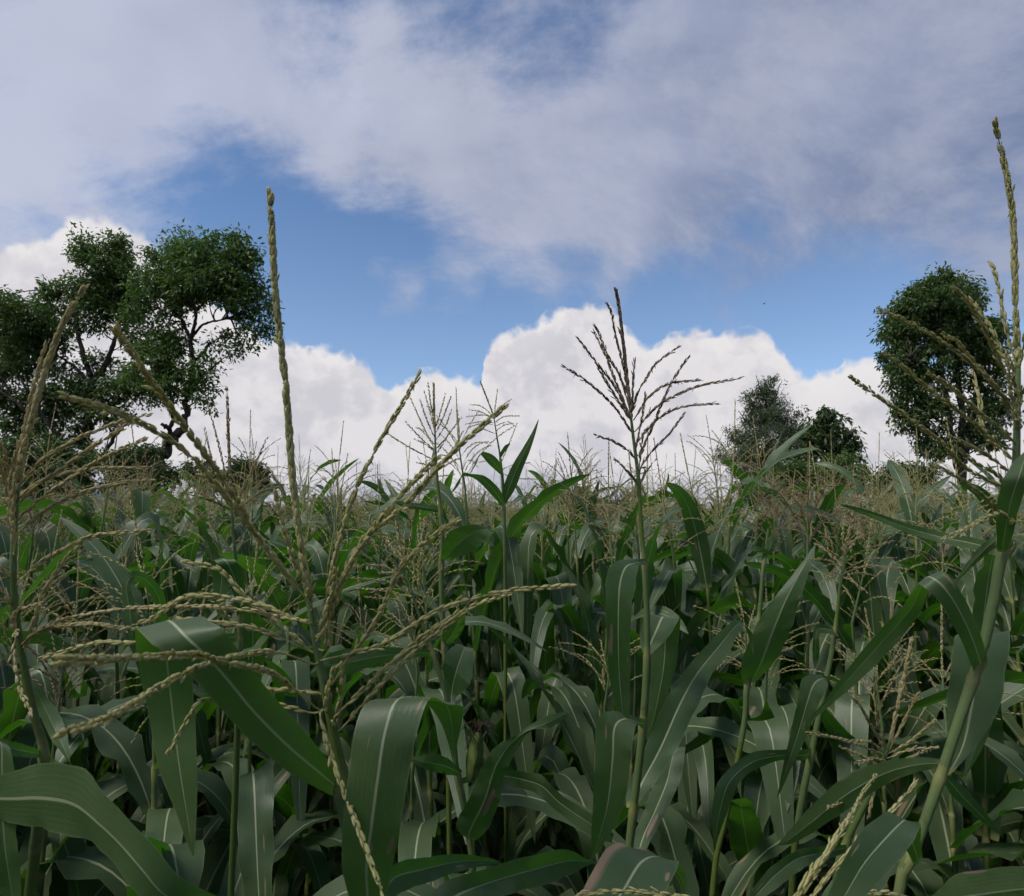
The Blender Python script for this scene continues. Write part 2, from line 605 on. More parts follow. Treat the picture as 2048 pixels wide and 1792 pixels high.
rng = np.random.default_rng(11)
g = Geo()
rad = np.concatenate([np.linspace(0.0, 12, 40), np.geomspace(12.6, 6000, 44)])
NA = 128
ang = np.linspace(0, 2 * math.pi, NA, endpoint=False)
gx = rad[:, None] * np.sin(ang)[None]
gy = rad[:, None] * np.cos(ang)[None]
gz = .035 * np.sin(gy * 2 * math.pi / .8 + np.sin(gx * 1.3)) * (rad[:, None] < 30)       # cultivated ridges
gz = gz + ground_z(gy) - np.where(rad[:, None] > 60, (rad[:, None] - 60) * .012, 0)
g.add(np.stack([gx, gy, gz], -1).reshape(-1, 3), grid_faces(len(rad), NA, True))
ground = obj('ground', g.mesh('ground', soil_material()))
tag(ground, 'dark cultivated soil under the corn', None, None, 'structure')

# far wooded hills beyond the field
m_hill, N = mat('wooded_hill')
geo = N.n('ShaderNodeNewGeometry')
a = N.noise(geo.outputs['Position'], .05, 6.0, .6)
b = N.noise(geo.outputs['Position'], .006, 4.0, .55)
c = N.mix(N.mr(a, .35, .65), rgb(.040, .068, .060), rgb(.085, .115, .095))
c = N.mix(N.mr(b, .45, .6), c, rgb(.075, .110, .100))
out(N, principled(N, c, .95, .1, a, 1.0, 6.0))
g = Geo()
na, nr = 160, 26
A = np.radians(np.linspace(-62, 62, na))
Rr = np.linspace(900, 2600, nr)
hz = np.zeros((nr, na))
for k, (f, am) in enumerate(((3, 1.0), (7.3, .5), (15.1, .28), (31, .14), (67, .07))):
    hz += am * np.sin(f * A[None] + k * 2.1 + Rr[:, None] / 420.0 * (1 + .35 * k))
prof = np.sin(np.linspace(0, math.pi, nr))[:, None]
side = 20 + 24 * np.clip((np.degrees(A)[None] - 22) / 14, 0, 1) + 24 * np.clip((-np.degrees(A)[None] - 24) / 16, 0, 1)
hz = -20 + prof * (side + hz * 13)
g.add(np.stack([Rr[:, None] * np.sin(A)[None], Rr[:, None] * np.cos(A)[None], hz], -1).reshape(-1, 3), grid_faces(nr, na))
hills = obj('hills', g.mesh('hills', m_hill))
tag(hills, 'low wooded hills behind the far edge of the field', None, None, 'structure')


# ------------------------------------------------------------------ trees
def leaf_cloud(g, centres, size, per, ll, lw, rng, droop=.5, spread=None, tint_up=True, ref=None):
    """leaf-shaped faces (folded along the middle) scattered in clumps round the centres"""
    n = len(centres) * per
    c = np.repeat(centres, per, 0)
    sz = np.repeat(np.broadcast_to(size, (len(centres),)), per)
    off = np.clip(rng.normal(size=(n, 3)), -1.6, 1.6) * sz[:, None] * np.array((.5, .5, .42))
    p = c + off
    outw = nrm(off + rng.normal(size=(n, 3)) * .25)
    d = nrm(outw + np.array((0, 0, -droop)) + rng.normal(size=(n, 3)) * .45)
    s = nrm(np.cross(d, nrm(rng.normal(size=(n, 3)) * .8 + np.array((0, 0, 1.0)))))
    up = np.cross(s, d)
    L = ll * rng.uniform(.65, 1.25, n)[:, None]
    Wd = lw * rng.uniform(.7, 1.2, n)[:, None]
    V = np.stack([p, p + d * L * .45 + s * Wd * .5 + up * Wd * .18, p + d * L, p + d * L * .45 - s * Wd * .5 + up * Wd * .18], 1).reshape(-1, 3)
    i = np.arange(n)[:, None] * 4
    F = np.concatenate([i + np.array([[0, 1, 2]]), i + np.array([[0, 2, 3]])])
    ct = np.repeat(rng.uniform(0, 1, len(centres)), per)
    t = np.clip(.55 * ct + .45 * rng.uniform(0, 1, n), 0, 1)
    t2 = (rng.uniform(0, 1, n) < .12) * rng.uniform(.3, 1, n)
    T = np.repeat(np.stack([t, t2, 0 * t], 1), 4, 0)
    g.add(V, F, None, T)


def tree(name, label, d, base, limbs, blobs, leaf_mat, ll=.21, lw=.085, per=50, dens=1.0, clump=.55, droop=.5, seed=1, group=None,
         bark=None, dscale=1.0, twig=.022, cat='tree', grow=1.12):
    """limbs: (pixel path, radius at start, radius at end); blobs: (x, y, rx, ry in pixels, weight)"""
    rng = np.random.default_rng(seed)
    k = d / F                       # metres per pixel at that distance
    bx, by, _ = at(base[0], base[1], d)
    gz0 = float(ground_z(by))
    root = thing(name, label, cat, (bx, by, gz0), group)
    o3 = np.array((bx, by, gz0))
    nodes = []
    first = True
    for path, r0, r1 in limbs:
        dz0 = 0.0 if first else rng.uniform(-1, 1) * .5
        dz1 = 0.0 if first else rng.uniform(-1, 1) * 60 * k * dscale
        pts3 = []
        for i, (x, y) in enumerate(path):
            t = i / (len(path) - 1)
            pts3.append(at(x, y, d + dz0 * min(1, t * 3) + dz1 * t))
        if first:
            pts3 = [np.array((pts3[0][0], pts3[0][1], gz0 - .1))] + pts3
        P = spline(pts3, 8 + 5 * len(pts3))
        P[1:-1] += rng.normal(size=(len(P) - 2, 3)) * r1 * .45
        gg = Geo()
        r = .8 * np.linspace(r0, r1, len(P)) * (1 + .10 * np.sin(np.arange(len(P)) * 1.7 + rng.uniform(0, 6)))
        if first:
            r = r * (1 + .35 * np.exp(-np.arange(len(P)) / 3.0))
        tube(gg, P, r, 9 if r0 > .1 else 6)
        obj('trunk' if first else 'limb', gg.mesh('limb', bark or M_BARK, o3), root)
        nodes.append(P[2:])
        first = False
    nodes = np.concatenate(nodes)
    cents, sizes = [], []
    for (x, y, rx, ry, w) in blobs:
        n = max(3, int(w * dens * (rx * ry) * k * k / (clump * clump) * 13.0))
        u = nrm(rng.normal(size=(n, 3))) * (rng.uniform(.12, 1, n) ** .42)[:, None]
        c = at(x, y, d + rng.uniform(-.35, .35) * rx * k * dscale)
        cents.append(c + grow * (u[:, :1] * RT * rx * k + u[:, 1:2] * UP * ry * k + u[:, 2:] * FW * rx * k * dscale))
        sizes.append(clump * rng.uniform(.35, 1.1, n))
    cents = np.concatenate(cents)
    sizes = np.concatenate(sizes)
    gg = Geo()
    leaf_cloud(gg, cents, sizes, per, ll, lw, rng, droop)
    crown = obj('crown', gg.mesh('crown', leaf_mat, o3), root)
    if twig:
        gg = Geo()
        for c in cents[::3]:
            near = np.argsort(np.linalg.norm(nodes - c + np.array((0, 0, .5)), axis=1))[:9]
            q = nodes[rng.choice(near)]
            if np.linalg.norm(q - c) > 2.6:
                continue
            mid = (q + c) / 2 + rng.normal(size=3) * .12 * np.linalg.norm(q - c) + np.array((0, 0, -.05))
            P = spline([q, mid, c], 6)
            tube(gg, P, np.linspace(twig * 1.8, twig * .5, 6), 4, cap=False)
        tag(obj('twigs', gg.mesh('twigs', bark or M_BARK, o3), root), kind='stuff')
    return root


def z1(x, y):   # coordinates measured on enlarged views of the photograph
    return x * .34180, 400 + y * .34180


def z2(x, y):
    return 700 + x * .34180, 560 + y * .34180


def z3(x, y):
    return 1348 + x * .34180, 500 + y * .34180


def L(z, path, r0, r1):
    return [z(x, y) for x, y in path], r0, r1


def B(z, lst):
    return [(*z(x, y), rx * .3418, ry * .3418, w) for x, y, rx, ry, w in lst]


LM_DARK = tree_leaf_material('broadleaf_dark', (.038, .070, .022), (.112, .168, .055), .40)
LM_MID = tree_leaf_material('broadleaf_mid', (.042, .078, .022), (.120, .188, .058), .40)
LM_GREY = tree_leaf_material('feathery_grey_green', (.058, .078, .046), (.135, .165, .100), .3)
LM_SHRUB = tree_leaf_material('shrub_bright', (.034, .066, .014), (.090, .150, .034), .35)
LM_DEEP = tree_leaf_material('shrub_deep', (.028, .054, .020), (.080, .125, .042), .35)

tree('broadleaf_tree', 'large dark broadleaf tree at the left edge with twisted spreading limbs', 27.0, z1(500, 1750),
     [L(z1, [(500, 1650), (515, 1450), (515, 1250), (545, 1060)], .34, .20),
      L(z1, [(545, 1060), (490, 920), (450, 760), (430, 620), (350, 480)], .16, .04),
      L(z1, [(545, 1060), (610, 980), (680, 800), (700, 640), (690, 450)], .16, .04),
      L(z1, [(500, 1040), (430, 970), (350, 920), (250, 860)], .10, .03),
      L(z1, [(510, 1450), (380, 1420), (250, 1380), (170, 1250), (60, 1160), (-60, 1100)], .22, .06),
      L(z1, [(510, 1560), (430, 1540), (350, 1400), (230, 1230), (120, 1050)], .16, .05),
      L(z1, [(560, 1560), (650, 1420), (720, 1320), (800, 1250)], .13, .05),
      L(z1, [(520, 1350), (620, 1230), (700, 1150)], .09, .04),
      L(z1, [(680, 800), (760, 700), (800, 560)], .09, .03),
      L(z1, [(360, 560), (340, 460)], .04, .02),
      L(z1, [(690, 640), (600, 480), (560, 330)], .08, .03)],
     B(z1, [(100, 690, 180, 130, 1), (0, 640, 90, 90, 1), (220, 800, 150, 130, 1), (260, 530, 60, 60, .8), (390, 530, 80, 55, .9),
            (505, 290, 65, 90, 1.1), (600, 370, 130, 110, 1.1), (690, 290, 75, 85, 1.1), (620, 520, 150, 100, 1), (740, 470, 90, 110, 1),
            (720, 620, 140, 120, 1), (560, 680, 110, 90, .6), (140, 930, 130, 100, 1), (60, 1000, 90, 60, .8),
            (430, 1110, 150, 80, .9), (380, 1000, 80, 60, .5), (300, 1180, 160, 70, .8), (620, 930, 90, 70, .55), (620, 1120, 110, 70, .8), (740, 1060, 110, 70, .9),
            (100, 1180, 130, 60, .8), (380, 1270, 120, 60, .8), (640, 1260, 120, 60, .7), (800, 780, 90, 90, .6), (0, 1080, 60, 120, .6),
            (160, 1330, 110, 60, .6), (40, 1290, 110, 90, .7), (300, 1400, 180, 60, .6), (460, 1340, 110, 60, .5), (60, 1450, 120, 80, .7), (540, 1180, 110, 60, .6),
            (330, 700, 110, 90, .7), (480, 560, 80, 70, .8), (60, 830, 120, 90, .9), (820, 1150, 90, 50, .6)]),
     LM_DARK, per=46, dens=1.35, seed=3, group='trees beyond the field')

tree('broadleaf_tree', 'tall broadleaf tree with open round crown left of the tallest tassel', 25.0, z1(930, 1750),
     [L(z1, [(925, 1650), (950, 1500), (1010, 1400), (1080, 1320)], .34, .20),
      L(z1, [(1080, 1320), (1090, 1150), (1130, 970), (1115, 820)], .17, .11),
      L(z1, [(950, 1480), (1000, 1330), (1010, 1230), (990, 1120), (940, 1000)], .13, .04),
      L(z1, [(1115, 820), (1065, 700), (1000, 620), (940, 480)], .10, .03),
      L(z1, [(1115, 820), (1145, 690), (1130, 560), (1180, 380)], .10, .03),
      L(z1, [(1125, 800), (1190, 730), (1310, 700), (1430, 690)], .08, .02),
      L(z1, [(1140, 660), (1270, 520), (1370, 400)], .06, .02),
      L(z1, [(1135, 950), (1210, 860), (1230, 830)], .08, .05),
      L(z1, [(1000, 1370), (985, 1330), (950, 1310)], .10, .08),
      L(z1, [(1095, 1150), (1170, 1060), (1230, 1000)], .06, .02),
      L(z1, [(1060, 700), (940, 640), (860, 560)], .05, .02)],
     B(z1, [(1170, 290, 150, 90, 1.1), (1040, 270, 60, 70, 1), (1390, 260, 60, 60, 1), (1330, 330, 140, 90, 1.1), (1470, 330, 60, 70, 1), (1060, 400, 120, 100, 1),
            (1240, 460, 200, 90, 1), (1440, 480, 100, 90, 1), (910, 400, 80, 90, 1), (880, 500, 90, 80, 1), (1000, 560, 130, 80, .9),
            (1210, 580, 180, 70, .55), (1440, 620, 130, 90, .9), (1540, 660, 50, 60, .8), (1480, 770, 110, 55, .8), (1340, 770, 80, 40, .4), (1450, 850, 60, 40, .4), (1370, 890, 30, 40, .3),
            (940, 840, 120, 75, 1.1), (1010, 950, 110, 90, 1.1), (880, 960, 110, 80, 1), (1040, 1080, 100, 80, 1),
            (1220, 980, 70, 80, .8), (1190, 1100, 70, 70, .8), (840, 1080, 110, 60, .8), (1180, 1190, 60, 50, .7), (950, 1180, 80, 50, .6), (1240, 850, 40, 35, .8),
            (1110, 520, 130, 70, .8), (1340, 520, 130, 80, .9), (960, 720, 100, 60, .7), (800, 640, 80, 70, .7), (1060, 860, 60, 60, .6)]),
     LM_MID, per=46, dens=1.15, seed=5, group='trees beyond the field')

tree('broadleaf_tree', 'tall upright tree with three bare stems at the right edge', 27.0, z3(1650, 1400),
     [L(z3, [(1680, 1300), (1685, 1050), (1670, 800), (1640, 560), (1600, 350)], .26, .06),
      L(z3, [(1660, 1280), (1610, 1000), (1580, 760), (1540, 520), (1500, 350)], .20, .05),
      L(z3, [(1700, 1250), (1760, 950), (1790, 720), (1830, 560)], .14, .04),
      L(z3, [(1620, 1050), (1520, 980), (1440, 900)], .06, .03),
      L(z3, [(1590, 800), (1480, 700), (1380, 620)], .07, .03),
      L(z3, [(1680, 900), (1800, 830), (1880, 760)], .06, .03),
      L(z3, [(1610, 1000), (1560, 1100), (1500, 1150)], .05, .03)],
     B(z3, [(1545, 190, 90, 70, 1.2), (1650, 220, 90, 70, 1.2), (1440, 250, 80, 70, 1.2), (1530, 310, 190, 90, 1.2), (1330, 390, 80, 80, 1.2), (1690, 360, 80, 80, 1.1),
            (1770, 290, 32, 60, 1), (1300, 480, 80, 70, 1.2), (1450, 480, 160, 100, 1.2), (1640, 480, 120, 80, 1), (1750, 470, 110, 70, 1.1), (1860, 480, 70, 80, 1.1),
            (1340, 620, 100, 80, 1.2), (1500, 640, 120, 80, 1), (1760, 610, 130, 80, 1.1), (1880, 620, 60, 80, 1),
            (1370, 760, 90, 80, 1.2), (1480, 790, 90, 80, .9), (1400, 900, 100, 70, 1.2), (1520, 900, 70, 60, .7), (1380, 1000, 70, 60, 1.1), (1480, 1020, 80, 60, .8),
            (1480, 1150, 70, 50, 1), (1550, 1180, 80, 40, .8), (1850, 760, 110, 80, .9), (1860, 900, 80, 70, .9), (1900, 980, 70, 60, .8), (1780, 880, 60, 60, .5), (1700, 700, 70, 60, .5), (1590, 930, 70, 60, .6), (1720, 980, 70, 60, .6), (1650, 1130, 90, 50, .7), (1770, 1090, 90, 60, .8), (1850, 1080, 80, 60, .8), (1600, 760, 60, 60, .5)]),
     LM_DARK, ll=.20, lw=.085, per=52, dens=1.15, clump=.50, droop=.9, seed=8, group='trees beyond the field')

# feathery, roughly conical tree
cone = []
for yy, hw in ((800, 36), (850, 70), (900, 105), (950, 135), (1000, 165), (1060, 190), (1120, 215), (1180, 235), (1240, 240), (1300, 220)):
    cone.append((540 + (yy - 1000) * .02, yy, hw, 42, 1.0))
tree('feathery_tree', 'grey-green feathery tree with pointed top right of the dark tassel', 22.0, z3(540, 1480),
     [L(z3, [(540, 1400), (545, 1150), (535, 950), (548, 790)], .20, .02)]
     + [L(z3, [(541, 1330 - i * 48), (541 + sg * w * .6, 1270 - i * 50), (541 + sg * w, 1200 - i * 52)], .05, .012)
        for i, (sg, w) in enumerate(((1, 200), (-1, 230), (1, 210), (-1, 200), (1, 180), (-1, 165), (1, 130), (-1, 110), (1, 80), (-1, 60)))],
     B(z3, cone + [(700, 960, 40, 40, .5), (750, 1080, 40, 50, .6), (330, 1090, 50, 50, .6), (290, 1200, 50, 60, .6), (440, 880, 40, 40, .5), (580, 770, 25, 20, .5)]),
     LM_GREY, ll=.12, lw=.036, per=80, dens=1.15, clump=.36, droop=-.5, seed=12, group='trees beyond the field', twig=.012, grow=.95)

tree('umbrella_leaved_tree', 'small dark tree with tufted drooping leaves beside the feathery tree', 21.0, z3(830, 1450),
     [L(z3, [(835, 1400), (830, 1220), (850, 1080), (865, 960)], .11, .03),
      L(z3, [(835, 1200), (900, 1120), (950, 1020)], .05, .02), L(z3, [(832, 1220), (790, 1150), (770, 1080)], .05, .02),
      L(z3, [(836, 1250), (960, 1180), (1020, 1100)], .05, .02)],
     B(z3, [(865, 950, 42, 28, 1.5), (940, 1000, 60, 40, 1.3), (830, 1010, 50, 35, 1.2), (880, 1080, 90, 60, 1), (1010, 1090, 45, 40, 1.2), (780, 1090, 50, 50, 1.1),
            (1020, 1160, 50, 50, 1.1), (780, 1180, 60, 60, 1.1), (960, 1160, 70, 50, 1), (900, 1180, 60, 40, .7)]),
     LM_DEEP, ll=.25, lw=.085, per=34, dens=1.0, clump=.40, droop=1.0, seed=14, group='trees beyond the field', grow=.9)

for lab, d, bs, bl, lmx, sd, kw in (
        ('bright green leafy shrub below the feathery tree', 17.0, (620, 1500),
         [(690, 1290, 90, 60, 1), (580, 1350, 110, 60, 1), (480, 1400, 90, 50, 1), (770, 1330, 80, 50, 1), (620, 1420, 180, 60, 1)], LM_SHRUB, 21, dict(ll=.13, lw=.07)),
        ('mid green shrub under the small tufted tree', 19.0, (960, 1500),
         [(960, 1250, 110, 70, 1), (890, 1310, 120, 60, 1), (1030, 1310, 80, 60, 1), (980, 1400, 150, 60, 1)], LM_MID, 22, dict(ll=.15, lw=.07)),
        ('low dark bush in the gap left of the right-hand tree', 22.0, (1330, 1500),
         [(1340, 1290, 60, 40, 1), (1250, 1330, 110, 50, 1), (1430, 1320, 110, 55, 1), (1150, 1370, 100, 40, .9), (1330, 1400, 180, 50, 1)], LM_DEEP, 23, dict(ll=.16, lw=.08))):
    tree('shrub', lab, d, z3(*bs), [L(z3, [(bs[0], bs[1]), (bs[0] + 6, bs[1] - 90), (bs[0] + 2, bs[1] - 180)], .07, .02)], B(z3, bl), lmx, per=60, clump=.38,
         seed=sd, group='shrubs at the field edge', cat='shrub', **kw)
for lab, d, bs, bl, lmx, sd, kw in (
        ('dense dark shrub under the limbs of the left-edge tree', 22.0, (250, 1750),
         [(120, 1560, 130, 90, 1), (330, 1570, 150, 80, 1), (220, 1480, 130, 80, 1), (420, 1500, 110, 70, .8), (60, 1480, 110, 70, .9), (250, 1680, 260, 70, 1), (-20, 1600, 90, 100, 1)], LM_DEEP, 31, dict(ll=.16, lw=.08)),
        ('dark bush round the trunk of the open-crowned tree', 22.0, (830, 1750),
         [(800, 1560, 110, 90, 1), (740, 1630, 110, 90, 1), (900, 1650, 120, 90, 1), (850, 1490, 80, 60, 1), (690, 1530, 110, 70, .9)], LM_DEEP, 32, dict(ll=.16, lw=.08)),
        ('small dark round bush left of the tall central spike', 24.0, (1200, 1750),
         [(1180, 1590, 80, 60, 1.1), (1230, 1650, 90, 60, 1)], LM_DEEP, 33, dict(ll=.17, lw=.08)),
        ('dark drooping bush just behind the tall central spike', 24.0, (1450, 1750),
         [(1450, 1560, 60, 40, 1.2), (1410, 1610, 80, 50, 1.1), (1510, 1600, 50, 50, 1.1), (1450, 1670, 100, 60, 1)], LM_DEEP, 34, dict(ll=.20, lw=.08))):
    tree('shrub', lab, d, z1(*bs), [L(z1, [(bs[0], bs[1]), (bs[0] + 6, bs[1] - 80), (bs[0] + 2, bs[1] - 160)], .07, .02)], B(z1, bl), lmx, per=60, clump=.40,
         seed=sd, group='shrubs at the field edge', cat='shrub', **kw)
for lab, d, bs, bl, lmx, sd, kw in (
        ('pale green lobed shrub on the skyline left of the dark tassel', 16.0, (1270, 1460),
         [(1270, 1240, 70, 30, 1), (1200, 1280, 80, 40, 1), (1350, 1270, 80, 40, 1), (1270, 1350, 160, 60, 1)], LM_MID, 41, dict(ll=.20, lw=.09)),
        ('pale green lobed shrub on the skyline under the dark tassel', 17.0, (1660, 1460),
         [(1650, 1320, 70, 40, 1), (1580, 1350, 70, 40, 1), (1730, 1360, 70, 40, 1)], LM_SHRUB, 42, dict(ll=.17, lw=.09))):
    tree('shrub', lab, d, z2(*bs), [L(z2, [(bs[0], bs[1]), (bs[0] + 6, bs[1] - 80), (bs[0] + 2, bs[1] - 160)], .05, .02)], B(z2, bl), lmx, per=36, clump=.34,
         seed=sd, group='shrubs at the field edge', cat='shrub', droop=.2, **kw)

# ------------------------------------------------------------------ corn: leaf, stalk, tassel, ear
def ribbon(g, C, S, Nn, fold=.10, ripple=.06, waves=5.0, cols=7, rng=None, u0=0.0):
    """a leaf blade: centre line C, half-width vectors S, normals Nn; V-folded along the midrib, margins rippled"""
    n = len(C)
    t = np.linspace(-1, 1, cols)
    t = np.sign(t) * np.abs(t) ** 1.15
    w = np.linalg.norm(S, axis=1)
    u = np.concatenate([[0], np.cumsum(np.linalg.norm(np.diff(C, axis=0), axis=1))])
    u = u / u[-1]
    ph = rng.uniform(0, 6.28, 4)
    env = np.sin(np.clip(u * 1.15, 0, 1) * math.pi) ** .6
    wl = np.sin(waves * 6.28 * u + ph[0]) + .6 * np.sin(waves * 2.3 * 6.28 * u + ph[2])
    wr = np.sin(waves * 1.15 * 6.28 * u + ph[1]) + .6 * np.sin(waves * 2.6 * 6.28 * u + ph[3])
    a = np.abs(t)[None]
    lift = fold * a ** .8 * w[:, None] + ripple * env[:, None] * w[:, None] * a ** 2.2 * np.where(t[None] < 0, wl[:, None], wr[:, None]) * 2.0
    V = C[:, None] + S[:, None] * t[None, :, None] + Nn[:, None] * lift[..., None]
    U = np.stack([np.broadcast_to((u0 + (1 - u0) * u)[:, None], (n, cols)), np.broadcast_to(((t + 1) / 2)[None], (n, cols))], -1)
    g.add(V.reshape(-1, 3), grid_faces(n, cols), U.reshape(-1, 2))


def blade_width(u, W):
    return W * np.minimum(1, .50 + 1.7 * u) * np.clip(1 - u ** 2.6, 0, 1) ** .75 * (1 - .15 * u) + .0006


def corn_leaf(az, z0, Ln, W, a0, a1, bend, soft, twist, sway, rng, r0=.010, n=24, cols=7):
    """az heading, a0/a1 elevation at collar / tip (degrees), bend position and softness of the arch"""
    u = np.linspace(0, 1, n)
    k = 1 / (1 + np.exp(-(u - bend) / soft))
    k = (k - k[0]) / (k[-1] - k[0])
    el_ = np.radians(a0 + (a1 - a0) * k)
    hd = az + sway * u ** 1.5
    d = np.stack([np.cos(el_) * np.cos(hd), np.cos(el_) * np.sin(hd), np.sin(el_)], 1)
    P = np.zeros((n, 3))
    P[0] = (r0 * math.cos(az), r0 * math.sin(az), z0)
    P[1:] = P[0] + np.cumsum((d[1:] + d[:-1]) / 2, 0) * (Ln / (n - 1))
    T = nrm(d)
    side = np.stack([-np.sin(hd), np.cos(hd), 0 * hd], 1)
    side = nrm(side - T * (side * T).sum(1, keepdims=True))
    up = np.cross(T, side)
    ro = twist * u ** 1.3
    S = side * np.cos(ro)[:, None] + up * np.sin(ro)[:, None]
    Nn = np.cross(T, S)
    g = Geo()
    ribbon(g, P, S * blade_width(u, W / 2)[:, None], Nn, rng.uniform(.10, .30), rng.uniform(.06, .19), rng.uniform(3, 6.5), cols, rng)
    return g


def spikelet_template(hi):
    if hi:
        sides, ring = 6, [(0.0, .35), (.22, .85), (.5, 1.0), (.78, .66)]
    else:
        sides, ring = 4, [(.40, 1.0)]
    a = np.linspace(0, 2 * math.pi, sides, endpoint=False)
    V = [(0, 0, -.02 if hi else 0.0)]
    for x, r in ring:
        V += [(r * math.cos(q), r * math.sin(q) * .75, x) for q in a]
    V.append((0, 0, 1.0))
    V = np.array(V)
    j = np.arange(sides)
    tri = [np.stack([0 * j, 1 + (j + 1) % sides, 1 + j], 1)]
    quads = []
    for q in range(len(ring) - 1):
        b = 1 + q * sides
        quads.append(np.stack([b + j, b + (j + 1) % sides, b + sides + (j + 1) % sides, b + sides + j], 1))
    b = 1 + (len(ring) - 1) * sides
    tri.append(np.stack([b + j, b + (j + 1) % sides, np.full(sides, len(V) - 1)], 1))
    return V, np.concatenate(tri), (np.concatenate(quads) if quads else None)


SPIKE_HI = spikelet_template(True)
SPIKE_LO = spikelet_template(False)


def tassel_strand(g, P, rng, hi=True, ranks=2, bare=.10, step=.0075, sl=.0115, sw=.0024, stem=.0008, open_=4.0):
    """a tassel branch: thin stem set with overlapping paired spikelets, so that it looks braided"""
    Ln = length(P)
    n = max(6, int(Ln / step))
    P = even(P, n)
    T, N, Bn = frames(P)
    tube(g, P[::2] if not hi else P, np.linspace(stem * 1.35, stem * .5, len(P[::2] if not hi else P)), 5 if hi else 3, (.15, 0, .0), cap=False)
    s = np.linspace(0, 1, n)
    idx = np.where(s >= bare)[0]
    if len(idx) < 3:
        return
    i = np.repeat(idx, ranks)
    q = np.tile(np.arange(ranks), len(idx))
    if ranks == 2:
        phi = (np.arange(len(idx)) % 2 * math.pi)[:, None] + np.array((-.62, .62))[None] + (s[idx] * 9.0)[:, None]
    else:
        phi = np.arange(ranks)[None] * (2 * math.pi / ranks) + (np.arange(len(idx)) % 2 * math.pi / ranks)[:, None] + (s[idx] * 5.0)[:, None]
    phi = phi.ravel() + rng.normal(size=len(i)) * .22
    rad_ = N[i] * np.cos(phi)[:, None] + Bn[i] * np.sin(phi)[:, None]
    tap = np.clip(1.18 - .35 * s[i], 0, 1)
    Lk = sl * rng.uniform(.82, 1.18, len(i)) * tap
    Wk = sw * rng.uniform(.8, 1.2, len(i)) * tap
    al = np.radians(open_ * rng.uniform(.4, 1.5, len(i)) + (rng.uniform(size=len(i)) < .07) * rng.uniform(8, 24, len(i)))
    gone = (rng.uniform(size=len(i)) < .035) | (np.sin(i * .21 + phi[0]) > .985)
    Lk = np.where(gone, Lk * .25, Lk)
    Wk = np.where(gone, Wk * .5, Wk)
    ax = nrm(T[i] * np.cos(al)[:, None] + rad_ * np.sin(al)[:, None])
    e1 = nrm(np.cross(ax, rad_))
    e2 = np.cross(ax, e1)
    base = P[i] + rad_ * (stem * 1.1) + T[i] * (rng.normal(size=len(i)) * step * .25)[:, None]
    V0, tri, quad = SPIKE_HI if hi else SPIKE_LO
    m = len(V0)
    V = (base[:, None] + e1[:, None] * (V0[None, :, 0:1] * Wk[:, None, None]) + e2[:, None] * (V0[None, :, 1:2] * Wk[:, None, None])
         + rad_[:, None] * (Wk[:, None, None] * .35) + ax[:, None] * (V0[None, :, 2:3] * Lk[:, None, None]))
    offs = (np.arange(len(i)) * m)[:, None, None]
    Fs = [(tri[None] + offs).reshape(-1, 3)]
    if quad is not None:
        Fs.append((quad[None] + offs).reshape(-1, 4))
    Tn = np.stack([np.repeat(np.clip(rng.normal(.5, .25, len(i)), 0, 1), m), np.tile(V0[:, 2], len(i)), np.repeat(s[i], m)], 1)
    g.add(V.reshape(-1, 3), Fs, None, Tn)
    if hi:                                                  # spent anthers dangling on threads
        k = np.where(rng.uniform(size=len(i)) < .05)[0]
        if len(k):
            dn = nrm(np.array((0, 0, -1.0)) + rng.normal(size=(len(k), 3)) * .45)
            f1 = nrm(np.cross(dn, rad_[k] + .01))
            f2 = np.cross(dn, f1)
            V0, tri, _ = SPIKE_LO
            st_ = base[k] + ax[k] * (Lk[k] * .7)[:, None]
            Va = st_[:, None] + f1[:, None] * (V0[None, :, 0:1] * .00065) + f2[:, None] * (V0[None, :, 1:2] * .00065) + dn[:, None] * (V0[None, :, 2:3] * .0075)
            of = (np.arange(len(k)) * len(V0))[:, None, None]
            g.add(Va.reshape(-1, 3), [(tri[None] + of).reshape(-1, 3)], None, np.tile((.9, .8, .9), (len(k) * len(V0), 1)))


def branch_path(p, az, a0, a1, Ln, rng, n=14):
    u = np.linspace(0, 1, n)
    e = np.radians(a0 + (a1 - a0) * u ** 1.2)
    h = az + rng.normal() * .25 * u
    d = np.stack([np.cos(e) * np.cos(h), np.cos(e) * np.sin(h), np.sin(e)], 1)
    P = np.zeros((n, 3))
    P[0] = p
    P[1:] = P[0] + np.cumsum(d[1:], 0) * Ln / (n - 1)
    return P


